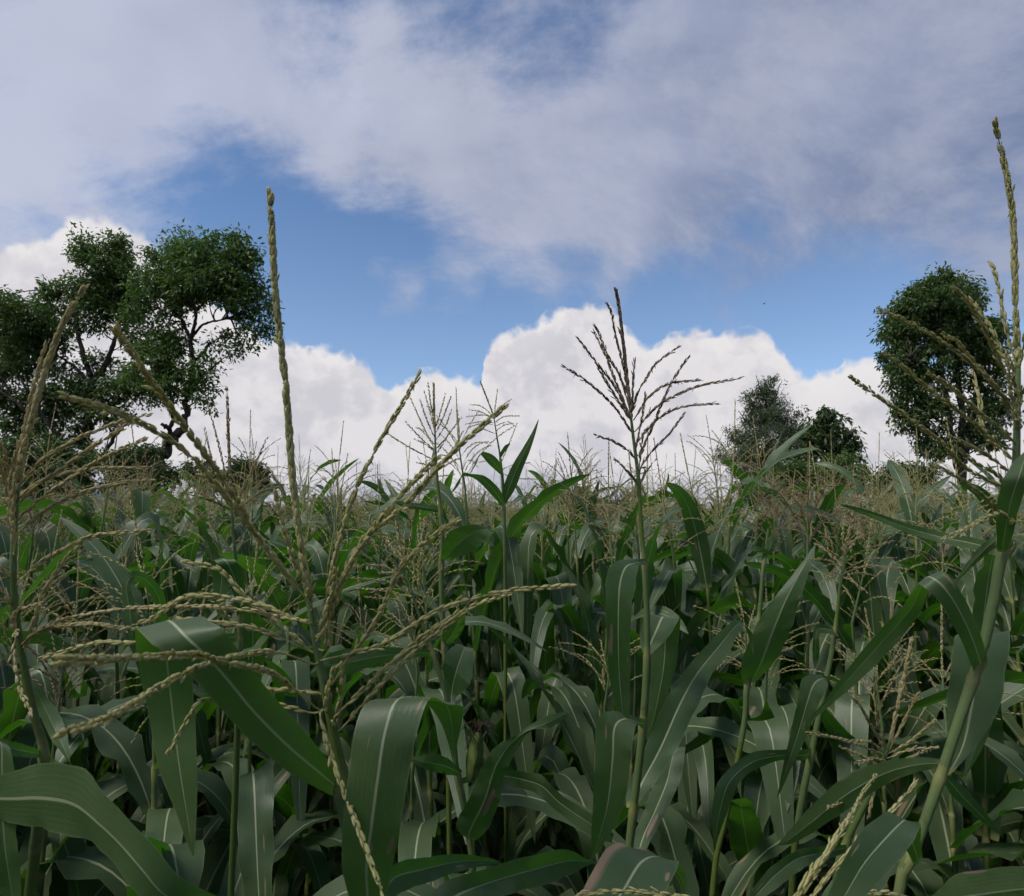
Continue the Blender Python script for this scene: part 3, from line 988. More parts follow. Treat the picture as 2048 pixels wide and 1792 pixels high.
def make_ear(root, p, az, tilt, o3=np.zeros(3), Ln=.22):
    """husked ear leaning off the stalk with a tuft of brown silk"""
    d = np.array((math.sin(tilt) * math.cos(az), math.sin(tilt) * math.sin(az), math.cos(tilt)))
    rr = np.random.default_rng(int(abs(p[2]) * 977 + 5))
    u = np.linspace(0, 1, 12)
    P = p + d * (u * Ln)[:, None]
    r = .0125 * np.sin(np.clip(u * .86 + .12, 0, 1) * math.pi) ** .7 + .002
    g = Geo()
    tube(g, P, r, 10)
    ear = obj('ear', g.mesh('ear', M_HUSK, o3), root)
    g = Geo()
    for k in range(5):
        a = k * 1.257 + .3
        e1 = nrm(np.cross(d, (0.3, .2, 1)))
        e2 = np.cross(d, e1)
        rd = e1 * math.cos(a) + e2 * math.sin(a)
        C = P + rd * (r + .0012)[:, None]
        C[-3:] += rd * np.array((.002, .006, .014))[:, None]
        side_ = np.cross(d, rd)
        ribbon(g, C, side_[None] * (.0105 * np.sin(np.clip(u * .9 + .08, 0, 1) * math.pi) + .001)[:, None], np.tile(rd, (12, 1)), -.25, .05, 2, 5, rr)
    obj('husk_leaves', g.mesh('husk', M_HUSK, o3), ear)
    g = Geo()
    for k in range(26):
        q = nrm(d + rr.normal(size=3) * .55)
        Q = spline([P[-1] - d * .01, P[-1] + q * .022, P[-1] + q * .03 + np.array((0, 0, -.02)) + rr.normal(size=3) * .01], 6)
        tube(g, Q, .0008, 3, cap=False)
    tag(obj('silk', g.mesh('silk', M_SILK, o3), ear), kind='stuff')
    return ear


# ------------------------------------------------------------------ prototypes for the field
def proto_parts(seed, H, tone, hi, nb=None, upright=False):
    """geometry of one plant, base at the origin: stalk, list of leaves, rachis, list of tassel strands"""
    rng = np.random.default_rng(seed)
    zt = H - rng.uniform(.34, .44)             # where the tassel starts
    zs = np.linspace(0, zt, 18)
    lean = rng.normal(size=2) * .03
    cx = lambda z: np.stack([lean[0] * (z / H) ** 2 + .006 * np.sin(z * 5 + seed), lean[1] * (z / H) ** 2 + .006 * np.cos(z * 4 + seed), z], -1)
    nl = int(rng.integers(10, 13))
    node_z = np.linspace(.38, zt - (.05 if upright else rng.uniform(.07, .17)), nl) + rng.normal(size=nl) * .02
    az0 = rng.uniform(0, 6.28)
    stalk = Geo()
    zz = np.sort(np.concatenate([np.linspace(0, zt, 30), node_z - .004, node_z + .004, node_z + .012]))
    r = np.interp(zz, [0, .5 * zt, zt], [.011, .008, .0040])
    gap = np.where(node_z[None] >= zz[:, None] - 1e-6, node_z[None] - zz[:, None], 9.0).min(1)
    r = r * (1 + .22 * np.exp(-gap / .07))                     # leaf sheaths wrap the stalk below each collar
    tube(stalk, cx(zz), r * (1 + .28 * np.exp(-(np.min(np.abs(zz[:, None] - node_z[None]), 1) / .006) ** 2)), 8, (.25, 0, 0), cap=False)
    # pale collar rings
    T = stalk.T[-1].reshape(-1, 8, 3)
    T[:, :, 1] = np.exp(-(np.min(np.abs(zz[:, None] - node_z[None]), 1) / .010) ** 2)[:, None]
    stalk.T[-1] = T.reshape(-1, 3)
    leaves = []
    for i, z in enumerate(node_z):
        f = i / (nl - 1)
        big = math.sin(math.pi * (.18 + .62 * f))
        Ln = (.44 + .34 * big) * rng.uniform(.85, 1.12) * (.85 if i == nl - 1 else 1)
        Wd = (.060 + .050 * big) * rng.uniform(.85, 1.15) * (.85 if i == nl - 1 else 1)
        az = az0 + (i % 2) * math.pi + rng.normal() * .35
        up_ = rng.uniform(46, 72) + 8 * f
        if upright and i >= nl - 5:
            up_ = rng.uniform(62, 80)
            kw = dict(a1=rng.uniform(-45, 50), bend=rng.uniform(.40, .75), soft=rng.uniform(.08, .2))
            Ln *= .70
            Wd *= .85
        elif rng.uniform() < .30:
            kw = dict(a1=rng.uniform(-86, -60), bend=rng.uniform(.28, .50), soft=rng.uniform(.025, .06))     # sharply folded blade
        elif rng.uniform() < .28 and f > .45:
            kw = dict(a1=rng.uniform(0, 45), bend=.6, soft=.22)                                             # held up stiffly
        else:
            kw = dict(a1=rng.uniform(-72, -25), bend=rng.uniform(.30, .52), soft=rng.uniform(.10, .20))
        c = cx(np.array([z]))[0]
        g = corn_leaf(az, z, Ln, Wd, up_, twist=rng.normal() * .8, sway=rng.normal() * .5, rng=rng, n=22, cols=7 if hi else 5, r0=.008, **kw)
        for V in g.V:
            V[:, :2] += c[:2]
        leaves.append(g)
    # tassel
    top = cx(np.array([zt]))[0]
    tl = H - zt
    tip = top + np.array((rng.normal() * .04, rng.normal() * .04, tl))
    P = spline([top, top + (tip - top) * .5 + rng.normal(size=3) * .006, tip], 24)
    rach = Geo()
    tube(rach, P[:14], np.linspace(.0046, .0022, 14), 6, (1, 0, 0), cap=False)
    strands = []
    g = Geo()
    tassel_strand(g, P[10:], rng, hi, ranks=4, bare=0.0, step=.007 if hi else .009, sl=.0125, sw=.0018)
    strands.append(g)
    nb = nb or int(rng.integers(9, 17))
    spread = rng.uniform(.7, 1.15)
    for k in range(nb):
        f = (k + .5) / nb
        p = P[int(1 + f * 10)]
        Lb = (.25 - .08 * f) * rng.uniform(.72, 1.15)
        a0 = 72 - rng.uniform(5, 28) * spread
        a1 = a0 - rng.uniform(25, 85) * spread * (1.15 - .6 * f)
        Q = branch_path(p, k * 2.4 + rng.normal() * .3, a0, a1, Lb, rng)
        g = Geo()
        tassel_strand(g, Q, rng, hi, 2, rng.uniform(.05, .16), .006 if hi else .0085, .0115 if hi else .0135, .0013 if hi else .0018)
        strands.append(g)
    return dict(stalk=stalk, leaves=leaves, rachis=rach, strands=strands, H=H, tone=tone, node_z=node_z, cx=cx, az0=az0)


def tassel_mesh(P, idx, tone):
    """rachis + all strands as one mesh (two materials would need indices: the rachis takes the tassel's own tint)"""
    g = Geo()
    g.join(P['rachis'])
    g.T[-1][:] = (.1, 0, .0)
    for s in P['strands']:
        g.join(s)
    return g.mesh('tassel', M_TASSEL[tone])


TONES = ['straw', 'green', 'green', 'straw', 'pink', 'green', 'brown', 'straw', 'green', 'green', 'straw', 'straw', 'green', 'green']
TONES += ['green', 'straw', 'green', 'straw']              # the last four hold their upper leaves upright
PROTO = []
for i, tone in enumerate(TONES):
    hi = False
    p = proto_parts(100 + i * 7, 2.12 + .05 * ((i * 5) % 7 - 3) / 3, tone, hi, upright=i >= len(TONES) - 4)
    p['m_stalk'] = p['stalk'].mesh('stalk', M_STALK)
    p['m_leaves'] = [g.mesh('leaf', M_LEAF_SICK if (i * 3 + j) % 9 == 0 else M_LEAF) for j, g in enumerate(p['leaves'])]
    p['m_tassel'] = tassel_mesh(p, i, tone)
    p['m_rachis'] = p['rachis'].mesh('rachis', M_STALK)
    p['m_strands'] = [g.mesh('strand', M_TASSEL[tone]) for g in p['strands']]
    PROTO.append(p)


def plant_from(p, loc, rz, sc, tilt, detail):
    root = thing('corn_plant', None, 'corn plant', loc, 'corn plants in the field')
    root.rotation_euler = (tilt[0], tilt[1], rz)
    root.scale = sc
    obj('stalk', p['m_stalk'], root)
    for m in p['m_leaves']:
        obj('leaf', m, root)
    if detail:
        t = obj('tassel', p['m_rachis'], root)
        for m in p['m_strands']:
            obj('tassel_branch', m, t)
    else:
        obj('tassel', p['m_tassel'], root)
    return root

# ------------------------------------------------------------------ the plants one can tell apart in the foreground
def zz(ox, oy, k):
    return lambda x, y: (ox + x * k, oy + y * k)


P0 = zz(0, 0, 1.0)
Z2 = zz(700, 560, .3418)
Z4 = zz(0, 1000, .4419)
Z5 = zz(600, 1000, .4420)
Z6 = zz(1300, 1000, .4421)
ZA = zz(0, 560, .3796)
ZB = zz(1100, 560, .3795)
ZC = zz(1680, 240, .3684)
ZD = zz(1680, 880, .2902)


def hero(label, z, stalk, d, radii, tone, strands, leaves, seed=1, hi=True, spike_ranks=4, ear=None, low=4, bare=.10, wsc=1.0):
    """stalk: path from the tassel down; strands: (z, path, d0, d1) the first is the central spike; leaves: (z, stations, kwargs)"""
    rng = np.random.default_rng(seed)
    pts3 = [at(*z(x, y), d if np.isscalar(d) else d[min(i, len(d) - 1)]) for i, (x, y) in enumerate(stalk)]
    last = pts3[-1]
    drift = nrm(pts3[-1] - pts3[-2])
    foot = np.array((last[0] + np.clip(drift[0], -.3, .3) * last[2] * .45, last[1] + np.clip(drift[1], -.2, .2) * last[2] * .3, 0.0))
    root = thing('corn_plant', label, 'corn plant', tuple(foot), 'corn plants in the field')
    ctrl = pts3 + [(last * .5 + foot * .5) + np.array((drift[0] * .04, 0, 0)), foot]
    P = spline(ctrl, 70)
    at_i = np.maximum.accumulate([int(np.argmin(np.linalg.norm(P - np.asarray(q), axis=1))) for q in ctrl])
    rr = .70 * np.interp(np.arange(len(P)), at_i, list(radii) + [radii[-1] * 1.05, radii[-1] * 1.1])
    # collars where leaves start
    starts = []
    for lz, st, kw in leaves:
        a = st[0]
        d0 = a[4]
        starts.append((at(*lz(a[0], a[1]), d0) + at(*lz(a[2], a[3]), a[5] if len(a) > 5 else d0)) / 2)
    col_w = np.zeros(len(P))
    for s in starts:
        q = np.linalg.norm(P - s, axis=1)
        if q.min() < .08:
            i = int(np.argmin(q))
            col_w = np.maximum(col_w, np.exp(-((np.arange(len(P)) - i) / 1.0) ** 2))
    g = Geo()
    tube(g, P[::-1], (rr * (1 + .22 * col_w))[::-1], 10, (0, 0, 0), cap=False)
    T = g.T[-1].reshape(-1, 10, 3)
    T[:, :, 1] = (col_w[::-1] * .8)[:, None]
    T[:, :, 0] = np.clip(1.2 - np.linspace(0, 1, len(P)) * 8, 0, 1)[::-1][:, None]
    g.T[-1] = T.reshape(-1, 3)
    for i in np.unique([int(np.argmin(np.linalg.norm(P - s, axis=1))) for s in starts if np.linalg.norm(P - s, axis=1).min() < .08] or [0]):
        if 4 < i < len(P) - 12:                              # sheath wrapping the stalk below each collar, with a flared lip
            Q = even(P[i:i + 9], 14)
            r0 = np.interp(np.linspace(0, 8, 14), np.arange(9), rr[i:i + 9])
            fl = 1.10 + .16 * np.exp(-np.arange(14) / 3.0) + .16 * np.exp(-np.arange(14) / .8)
            tube(g, Q[::-1], (r0 * fl)[::-1], 10, (.75, 0, 0), cap=False)
            Ts = g.T[-1].reshape(-1, 10, 3)
            Ts[:, :, 1] = np.exp(-np.arange(14) / 1.2)[::-1][:, None] * .8
            g.T[-1] = Ts.reshape(-1, 3)
    obj('stalk', g.mesh('stalk', M_STALK, foot), root)
    # tassel: rachis with its branches
    if strands:
        k = max(6, int(len(P) * .14))
        g = Geo()
        tube(g, P[:k][::-1] + np.array((0, 0, .0005)), (rr[:k] * 1.06)[::-1], 8, (1, 0, 0), cap=True)
        ta = obj('tassel', g.mesh('rachis', M_STALK, foot), root)
        for i, (sz, path, d0, d1) in enumerate(strands):
            n = len(path)
            c3 = [at(*sz(x, y), d0 + (d1 - d0) * (j / (n - 1)) ** 1.2) for j, (x, y) in enumerate(path)]
            Q = spline(c3, 12 * n)
            # root the branch in the rachis when it starts close by
            q = np.linalg.norm(P[:int(len(P) * .45)] - Q[0], axis=1)
            near = P[int(np.argmin(q))]
            if .004 < q.min() < .10:
                Q = spline(np.concatenate([[near - nrm(P[0] - P[8]) * -.0], Q[::6], Q[-1:]]), 14 * n)
            g = Geo()
            tassel_strand(g, Q, rng, hi, spike_ranks if i == 0 else 2, 0.0 if i == 0 else bare * rng.uniform(.5, 1.5), .0056 if i == 0 else .0050,
                          .0125 if i == 0 else .0108, .0018 * wsc if i == 0 else .0014 * wsc, .0010 if i == 0 else .0008)
            obj('tassel_branch', g.mesh('strand', M_TASSEL[tone], foot), ta)
    for lz, st, kw in leaves:
        kw = dict(kw)
        A = []
        for a in st:
            dl = a[4]
            dr = a[5] if len(a) > 5 else dl
            A.append(np.concatenate([at(*lz(a[0], a[1]), dl), at(*lz(a[2], a[3]), dr)]))
        A = np.array(A)
        mid = np.concatenate([(A[:, :3] + A[:, 3:]) / 2, A], 1)
        S6 = spline(mid, 46)[:, 3:]
        Lq, Rq = S6[:, :3], S6[:, 3:]
        C = (Lq + Rq) / 2
        S = (Rq - Lq) / 2
        Tn = nrm(np.gradient(C, axis=0))
        Nn = nrm(np.cross(Tn, S))
        if Nn[:18, 2].mean() < 0:
            Nn = -Nn
        g = Geo()
        ribbon(g, C, S, Nn, kw.get('fold', .16), kw.get('ripple', .04), kw.get('waves', 4.0), 11, rng)
        o = obj('leaf', g.mesh('leaf', {0: M_LEAF, 1: M_LEAF_SPOT, 2: M_LEAF_DRY}[int(kw.get('sick', 0))], foot), root)
        if kw.get('label'):
            o['label'] = kw['label']
    # leaves low on the stalk, below what the picture shows
    az = rng.uniform(0, 6.28)
    for j in range(low):
        zc = .35 + .75 * j / max(1, low - 1)
        c = P[int(np.argmin(np.abs(P[:, 2] - zc)))]
        g = corn_leaf(az + j * math.pi + rng.normal() * .3, zc, rng.uniform(.65, .85), rng.uniform(.075, .095), 60, rng.uniform(-70, -30), .45, .14,
                      rng.normal() * .5, rng.normal() * .3, rng, n=20, cols=7)
        for V in g.V:
            V[:, :2] += c[:2]
        obj('leaf', g.mesh('leaf', M_LEAF, foot), root)
    if ear:
        ez, (x0, y0), (x1, y1), de = ear
        a3, b3 = at(*ez(x0, y0), de), at(*ez(x1, y1), de)
        v = b3 - a3
        make_ear(root, a3, math.atan2(v[1], v[0]), math.acos(v[2] / np.linalg.norm(v)), foot, float(np.linalg.norm(v)))
    return root, foot


HEROES = []

HEROES.append(hero('nearest corn plant with huge greenish tassel whose tall spike rises into blue sky', P0,
    [(612, 1170), (640, 1330), (668, 1470), (690, 1590), (712, 1690), (738, 1792)], .62, [.0040, .0056, .0068, .0125, .0150, .0165], 'green', [
        (P0, [(618, 1190), (590, 1000), (570, 760), (552, 600), (541, 400)], .615, .60),
        (P0, [(625, 1215), (520, 1080), (440, 950), (330, 800), (235, 663)], .61, .35),
        (P0, [(615, 1200), (480, 1030), (380, 910), (260, 835), (130, 793)], .61, .38),
        (P0, [(640, 1250), (690, 1040), (740, 920), (835, 755)], .62, .60),
        (P0, [(650, 1260), (720, 1090), (800, 1020), (900, 910), (1010, 812)], .61, .50),
        (P0, [(645, 1320), (760, 1290), (880, 1220), (1000, 1185), (1135, 1172)], .615, .56),
        (P0, [(672, 1430), (780, 1330), (850, 1270), (940, 1215), (1010, 1190)], .62, .60),
        (P0, [(680, 1460), (790, 1340), (880, 1260), (930, 1225)], .62, .60),
        (Z4, [(1385, 560), (1200, 480), (1000, 440), (840, 440), (700, 530), (590, 570)], .61, .60),
        (Z4, [(1420, 690), (1180, 590), (940, 550), (800, 550), (640, 640), (450, 645), (210, 710)], .62, .62),
        (Z4, [(1425, 745), (1260, 690), (1100, 700), (940, 740), (800, 800), (650, 890), (500, 980), (315, 1050)], .61, .29),
        (Z4, [(1445, 950), (1300, 830), (1200, 770), (1050, 740), (900, 705), (700, 710), (500, 720), (280, 725)], .62, .265),
        (Z4, [(1440, 872), (1330, 862), (1180, 858)], .62, .60),
        (Z4, [(1420, 965), (1230, 925), (980, 900), (900, 920), (840, 1010), (780, 1115)], .62, .58),
        (P0, [(640, 1425), (655, 1490), (680, 1560), (710, 1640), (740, 1720), (770, 1800)], .60, .50),
        (Z4, [(1425, 700), (1330, 620), (1230, 540), (1100, 430), (1000, 320), (850, 280)], .62, .62),
        (Z4, [(1395, 430), (1340, 300), (1290, 150), (1245, -30)], .61, .59),
        (P0, [(650, 1300), (662, 1220), (700, 1130), (760, 1040), (830, 960), (872, 918)], .61, .52),
        (Z5, [(130, 850), (340, 550), (450, 320), (570, 190), (690, 105)], .62, .56),
        (Z5, [(160, 990), (185, 880), (190, 770)], .61, .60),
        (Z5, [(110, 960), (130, 850), (150, 765)], .61, .60),
        (Z5, [(90, 620), (115, 520), (150, 400), (160, 330)], .60, .58),
    ], [
        (Z4, [(1520, 1350, 1562, 1275, .62), (1400, 1290, 1470, 1160, .60), (1250, 1200, 1360, 1030, .58), (1080, 1040, 1230, 890, .56), (950, 895, 1140, 770, .545),
              (830, 775, 1060, 660, .535), (700, 670, 990, 575, .53), (635, 590, 925, 520, .55), (612, 575, 890, 530, .58), (625, 660, 872, 640, .61),
              (650, 800, 876, 800, .62), (690, 1050, 888, 1000, .625), (730, 1230, 897, 1200, .62), (790, 1390, 893, 1400, .615), (840, 1530, 885, 1530, .61),
              (873, 1612, 878, 1612, .61)], dict(fold=.10, ripple=.03)),
        (Z5, [(290, 2000, 360, 2000, .61), (190, 1700, 410, 1690, .57), (190, 1500, 450, 1500, .555), (215, 1250, 490, 1250, .55), (238, 1060, 530, 1040, .555),
              (290, 920, 590, 885, .575), (420, 878, 690, 905, .60), (560, 900, 738, 925, .625), (630, 990, 735, 985, .64), (665, 1080, 718, 1075, .645), (690, 1175, 693, 1175, .65)],
         dict(fold=.12, ripple=.03)),
        (Z5, [(420, 1960, 450, 1930, .62), (560, 1860, 700, 1900, .68), (640, 1740, 760, 1850, .74), (850, 1660, 900, 1790, .8), (1050, 1600, 1080, 1740, .85),
              (1200, 1578, 1220, 1690, .9), (1300, 1625, 1305, 1650, .93), (1360, 1640, 1362, 1642, .95)], dict(fold=.2, ripple=.05)),
        (Z5, [(340, 1900, 380, 1920, .62), (400, 1660, 420, 1790, .66), (540, 1615, 560, 1730, .70), (720, 1600, 740, 1670, .74), (860, 1620, 865, 1650, .77), (910, 1640, 912, 1642, .78)],
         dict(fold=.25, ripple=.04)),
    ], seed=51, wsc=1.22))

HEROES.append(hero('corn plant at the left edge with dense dry straw tassel leaning right over the trees', P0,
    [(36, 960), (28, 1080), (28, 1180), (40, 1287), (66, 1420), (88, 1508), (80, 1620), (60, 1792)], .72,
    [.0034, .0042, .0050, .0055, .0062, .0070, .0085, .009], 'straw', [
        (ZA, [(95, 1060), (110, 950), (160, 760), (225, 520), (290, 330), (350, 190), (430, 62)], .72, .69),
        (ZA, [(85, 1100), (110, 900), (150, 680), (200, 480), (240, 350), (258, 325)], .72, .71),
        (ZA, [(90, 1090), (170, 1000), (260, 920), (400, 840), (560, 770), (770, 712)], .72, .68),
        (ZA, [(85, 1190), (200, 1080), (330, 990), (500, 870), (600, 810), (700, 740)], .72, .70),
        (ZA, [(82, 1270), (220, 1150), (380, 1040), (520, 950), (640, 890), (755, 840)], .72, .66),
        (ZA, [(80, 1350), (200, 1240), (330, 1160), (500, 1100), (640, 1070), (790, 1052)], .72, .70),
        (ZA, [(85, 1160), (200, 1070), (300, 1030), (440, 1000), (600, 990), (740, 990)], .73, .74),
        (ZA, [(80, 1610), (200, 1500), (330, 1420), (480, 1350), (600, 1335), (760, 1320)], .72, .70),
        (ZA, [(85, 1180), (50, 1020), (25, 920), (-10, 830)], .72, .68),
        (ZA, [(80, 1300), (45, 1180), (20, 1050), (-5, 930)], .72, .70),
        (ZA, [(78, 1420), (62, 1250), (58, 1050), (92, 880)], .715, .70),
        (ZA, [(76, 1450), (70, 1280), (75, 1100), (100, 960)], .71, .69),
        (ZA, [(75, 1590), (30, 1540), (-20, 1490)], .72, .70),
        (ZA, [(72, 1720), (30, 1660), (-20, 1610)], .72, .70),
        (Z4, [(100, 720), (150, 560), (200, 420), (270, 300), (350, 215)], .72, .71),
        (Z4, [(75, 610), (60, 540), (90, 500), (180, 470)], .72, .69),
        (Z4, [(75, 600), (62, 700), (90, 850), (135, 955)], .70, .66),
        (Z4, [(90, 660), (160, 600), (300, 540), (500, 500), (700, 485), (900, 480), (1100, 495), (1365, 545)], .72, .60),
        (Z4, [(92, 670), (150, 610), (250, 575), (400, 560), (520, 575), (622, 583)], .72, .68),
    ], [
        (Z4, [(195, 1140, 200, 1165, .72), (120, 1110, 120, 1165, .70), (10, 1085, 40, 1160, .68), (-100, 1080, -60, 1170, .66)], dict(fold=.2)),
        (Z4, [(205, 1150, 215, 1170, .73), (330, 1215, 310, 1200, .85), (225, 1080, 292, 1040, .93), (165, 950, 238, 930, .95), (150, 850, 160, 850, .95)], dict(fold=.2)),
    ], seed=52, wsc=1.08))

HEROES.append(hero('slender corn plant with dark purple-brown open tassel against the white cloud', P0,
    [(1258, 800), (1266, 870), (1277, 960), (1283, 1060), (1289, 1130), (1294, 1230), (1294, 1310), (1290, 1400), (1281, 1500), (1268, 1610), (1258, 1700), (1250, 1792)], .98,
    [.0024, .0032, .0042, .0050, .0056, .0062, .0066, .0078, .0080, .0082, .0084, .009], 'brown', [
        (ZB, [(425, 700), (405, 500), (380, 280), (365, 150), (350, 68)], .98, .96),
        (ZB, [(418, 640), (385, 450), (345, 290), (322, 170), (303, 130)], .98, .95),
        (ZB, [(422, 690), (370, 510), (300, 390), (262, 290), (240, 250)], .98, .97),
        (ZB, [(425, 720), (340, 520), (285, 380), (238, 285)], .98, .99),
        (ZB, [(428, 740), (340, 560), (240, 430), (155, 318)], .98, .95),
        (ZB, [(440, 820), (350, 680), (260, 590), (160, 510), (75, 458)], .98, .93),
        (ZB, [(432, 700), (437, 560), (441, 480), (445, 425)], .98, .97),
        (ZB, [(432, 700), (460, 600), (500, 530), (560, 440), (665, 362)], .98, 1.0),
        (ZB, [(440, 740), (520, 620), (620, 550), (780, 528)], .98, .96),
        (ZB, [(446, 800), (560, 670), (700, 590), (820, 550), (985, 522)], .98, .93),
        (ZB, [(455, 860), (560, 740), (660, 680), (760, 660), (870, 652)], .98, 1.0),
        (ZB, [(470, 930), (550, 750), (620, 580), (690, 460), (720, 420)], .98, .95),
        (ZB, [(474, 990), (540, 900), (620, 820), (700, 715)], .98, .99),
        (ZB, [(458, 950), (400, 890), (330, 850), (250, 822)], .98, .94),
        (ZB, [(470, 1090), (430, 1030), (350, 952)], .98, .96),
        (ZB, [(474, 1080), (500, 1020), (545, 958)], .98, .97),
        (ZB, [(455, 880), (475, 780), (490, 690), (502, 610)], .97, .96),
        (ZB, [(426, 740), (330, 590), (255, 465)], .97, .95),
        (ZB, [(470, 990), (478, 900), (490, 810)], .97, .96),
    ], [
        (Z5, [(1575, 262, 1570, 292, .98), (1500, 272, 1532, 298, .955), (1425, 283, 1522, 325, .93), (1388, 330, 1512, 400, .92), (1383, 450, 1500, 470, .915), (1388, 650, 1493, 660, .92),
              (1400, 800, 1492, 820, .93), (1430, 950, 1490, 970, .94), (1465, 1100, 1485, 1105, .95), (1479, 1145, 1482, 1145, .95)], dict(fold=.12, ripple=.03)),
        (Z5, [(1560, 708, 1585, 702, .985), (1538, 655, 1625, 665, 1.01), (1545, 580, 1680, 600, 1.02), (1563, 522, 1713, 545, 1.04), (1575, 535, 1722, 556, 1.07), (1590, 650, 1715, 650, 1.08),
              (1590, 760, 1700, 760, 1.08), (1580, 900, 1660, 900, 1.08), (1570, 1030, 1610, 1030, 1.08), (1568, 1090, 1572, 1090, 1.08)], dict(fold=.12, ripple=.03)),
        (Z5, [(1570, 990, 1560, 1035, .985), (1530, 985, 1545, 1035, .96), (1420, 960, 1520, 1020, .935), (1345, 985, 1503, 1070, .92), (1335, 1150, 1495, 1180, .915), (1325, 1350, 1465, 1370, .92),
              (1318, 1500, 1400, 1510, .93), (1312, 1635, 1316, 1635, .94)], dict(fold=.12, ripple=.03)),
        (Z5, [(1478, 1395, 1525, 1385, .985), (1480, 1300, 1600, 1290, 1.02), (1560, 1120, 1700, 1130, 1.05), (1650, 905, 1795, 930, 1.08), (1740, 770, 1855, 800, 1.1), (1850, 640, 1930, 700, 1.12),
              (1960, 548, 1990, 585, 1.14), (2005, 560, 2022, 575, 1.17), (2030, 620, 2058, 630, 1.18), (2050, 700, 2055, 700, 1.18)], dict(fold=.14, ripple=.05)),
        (Z5, [(1500, 1640, 1540, 1640, .985), (1510, 1520, 1600, 1520, 1.03), (1560, 1400, 1660, 1400, 1.06), (1600, 1280, 1720, 1270, 1.1), (1640, 1160, 1740, 1150, 1.13), (1700, 1120, 1745, 1118, 1.15)],
         dict(sick=True, fold=.14, label='leaf with a tan dead streak')),
    ], seed=53, wsc=.82))

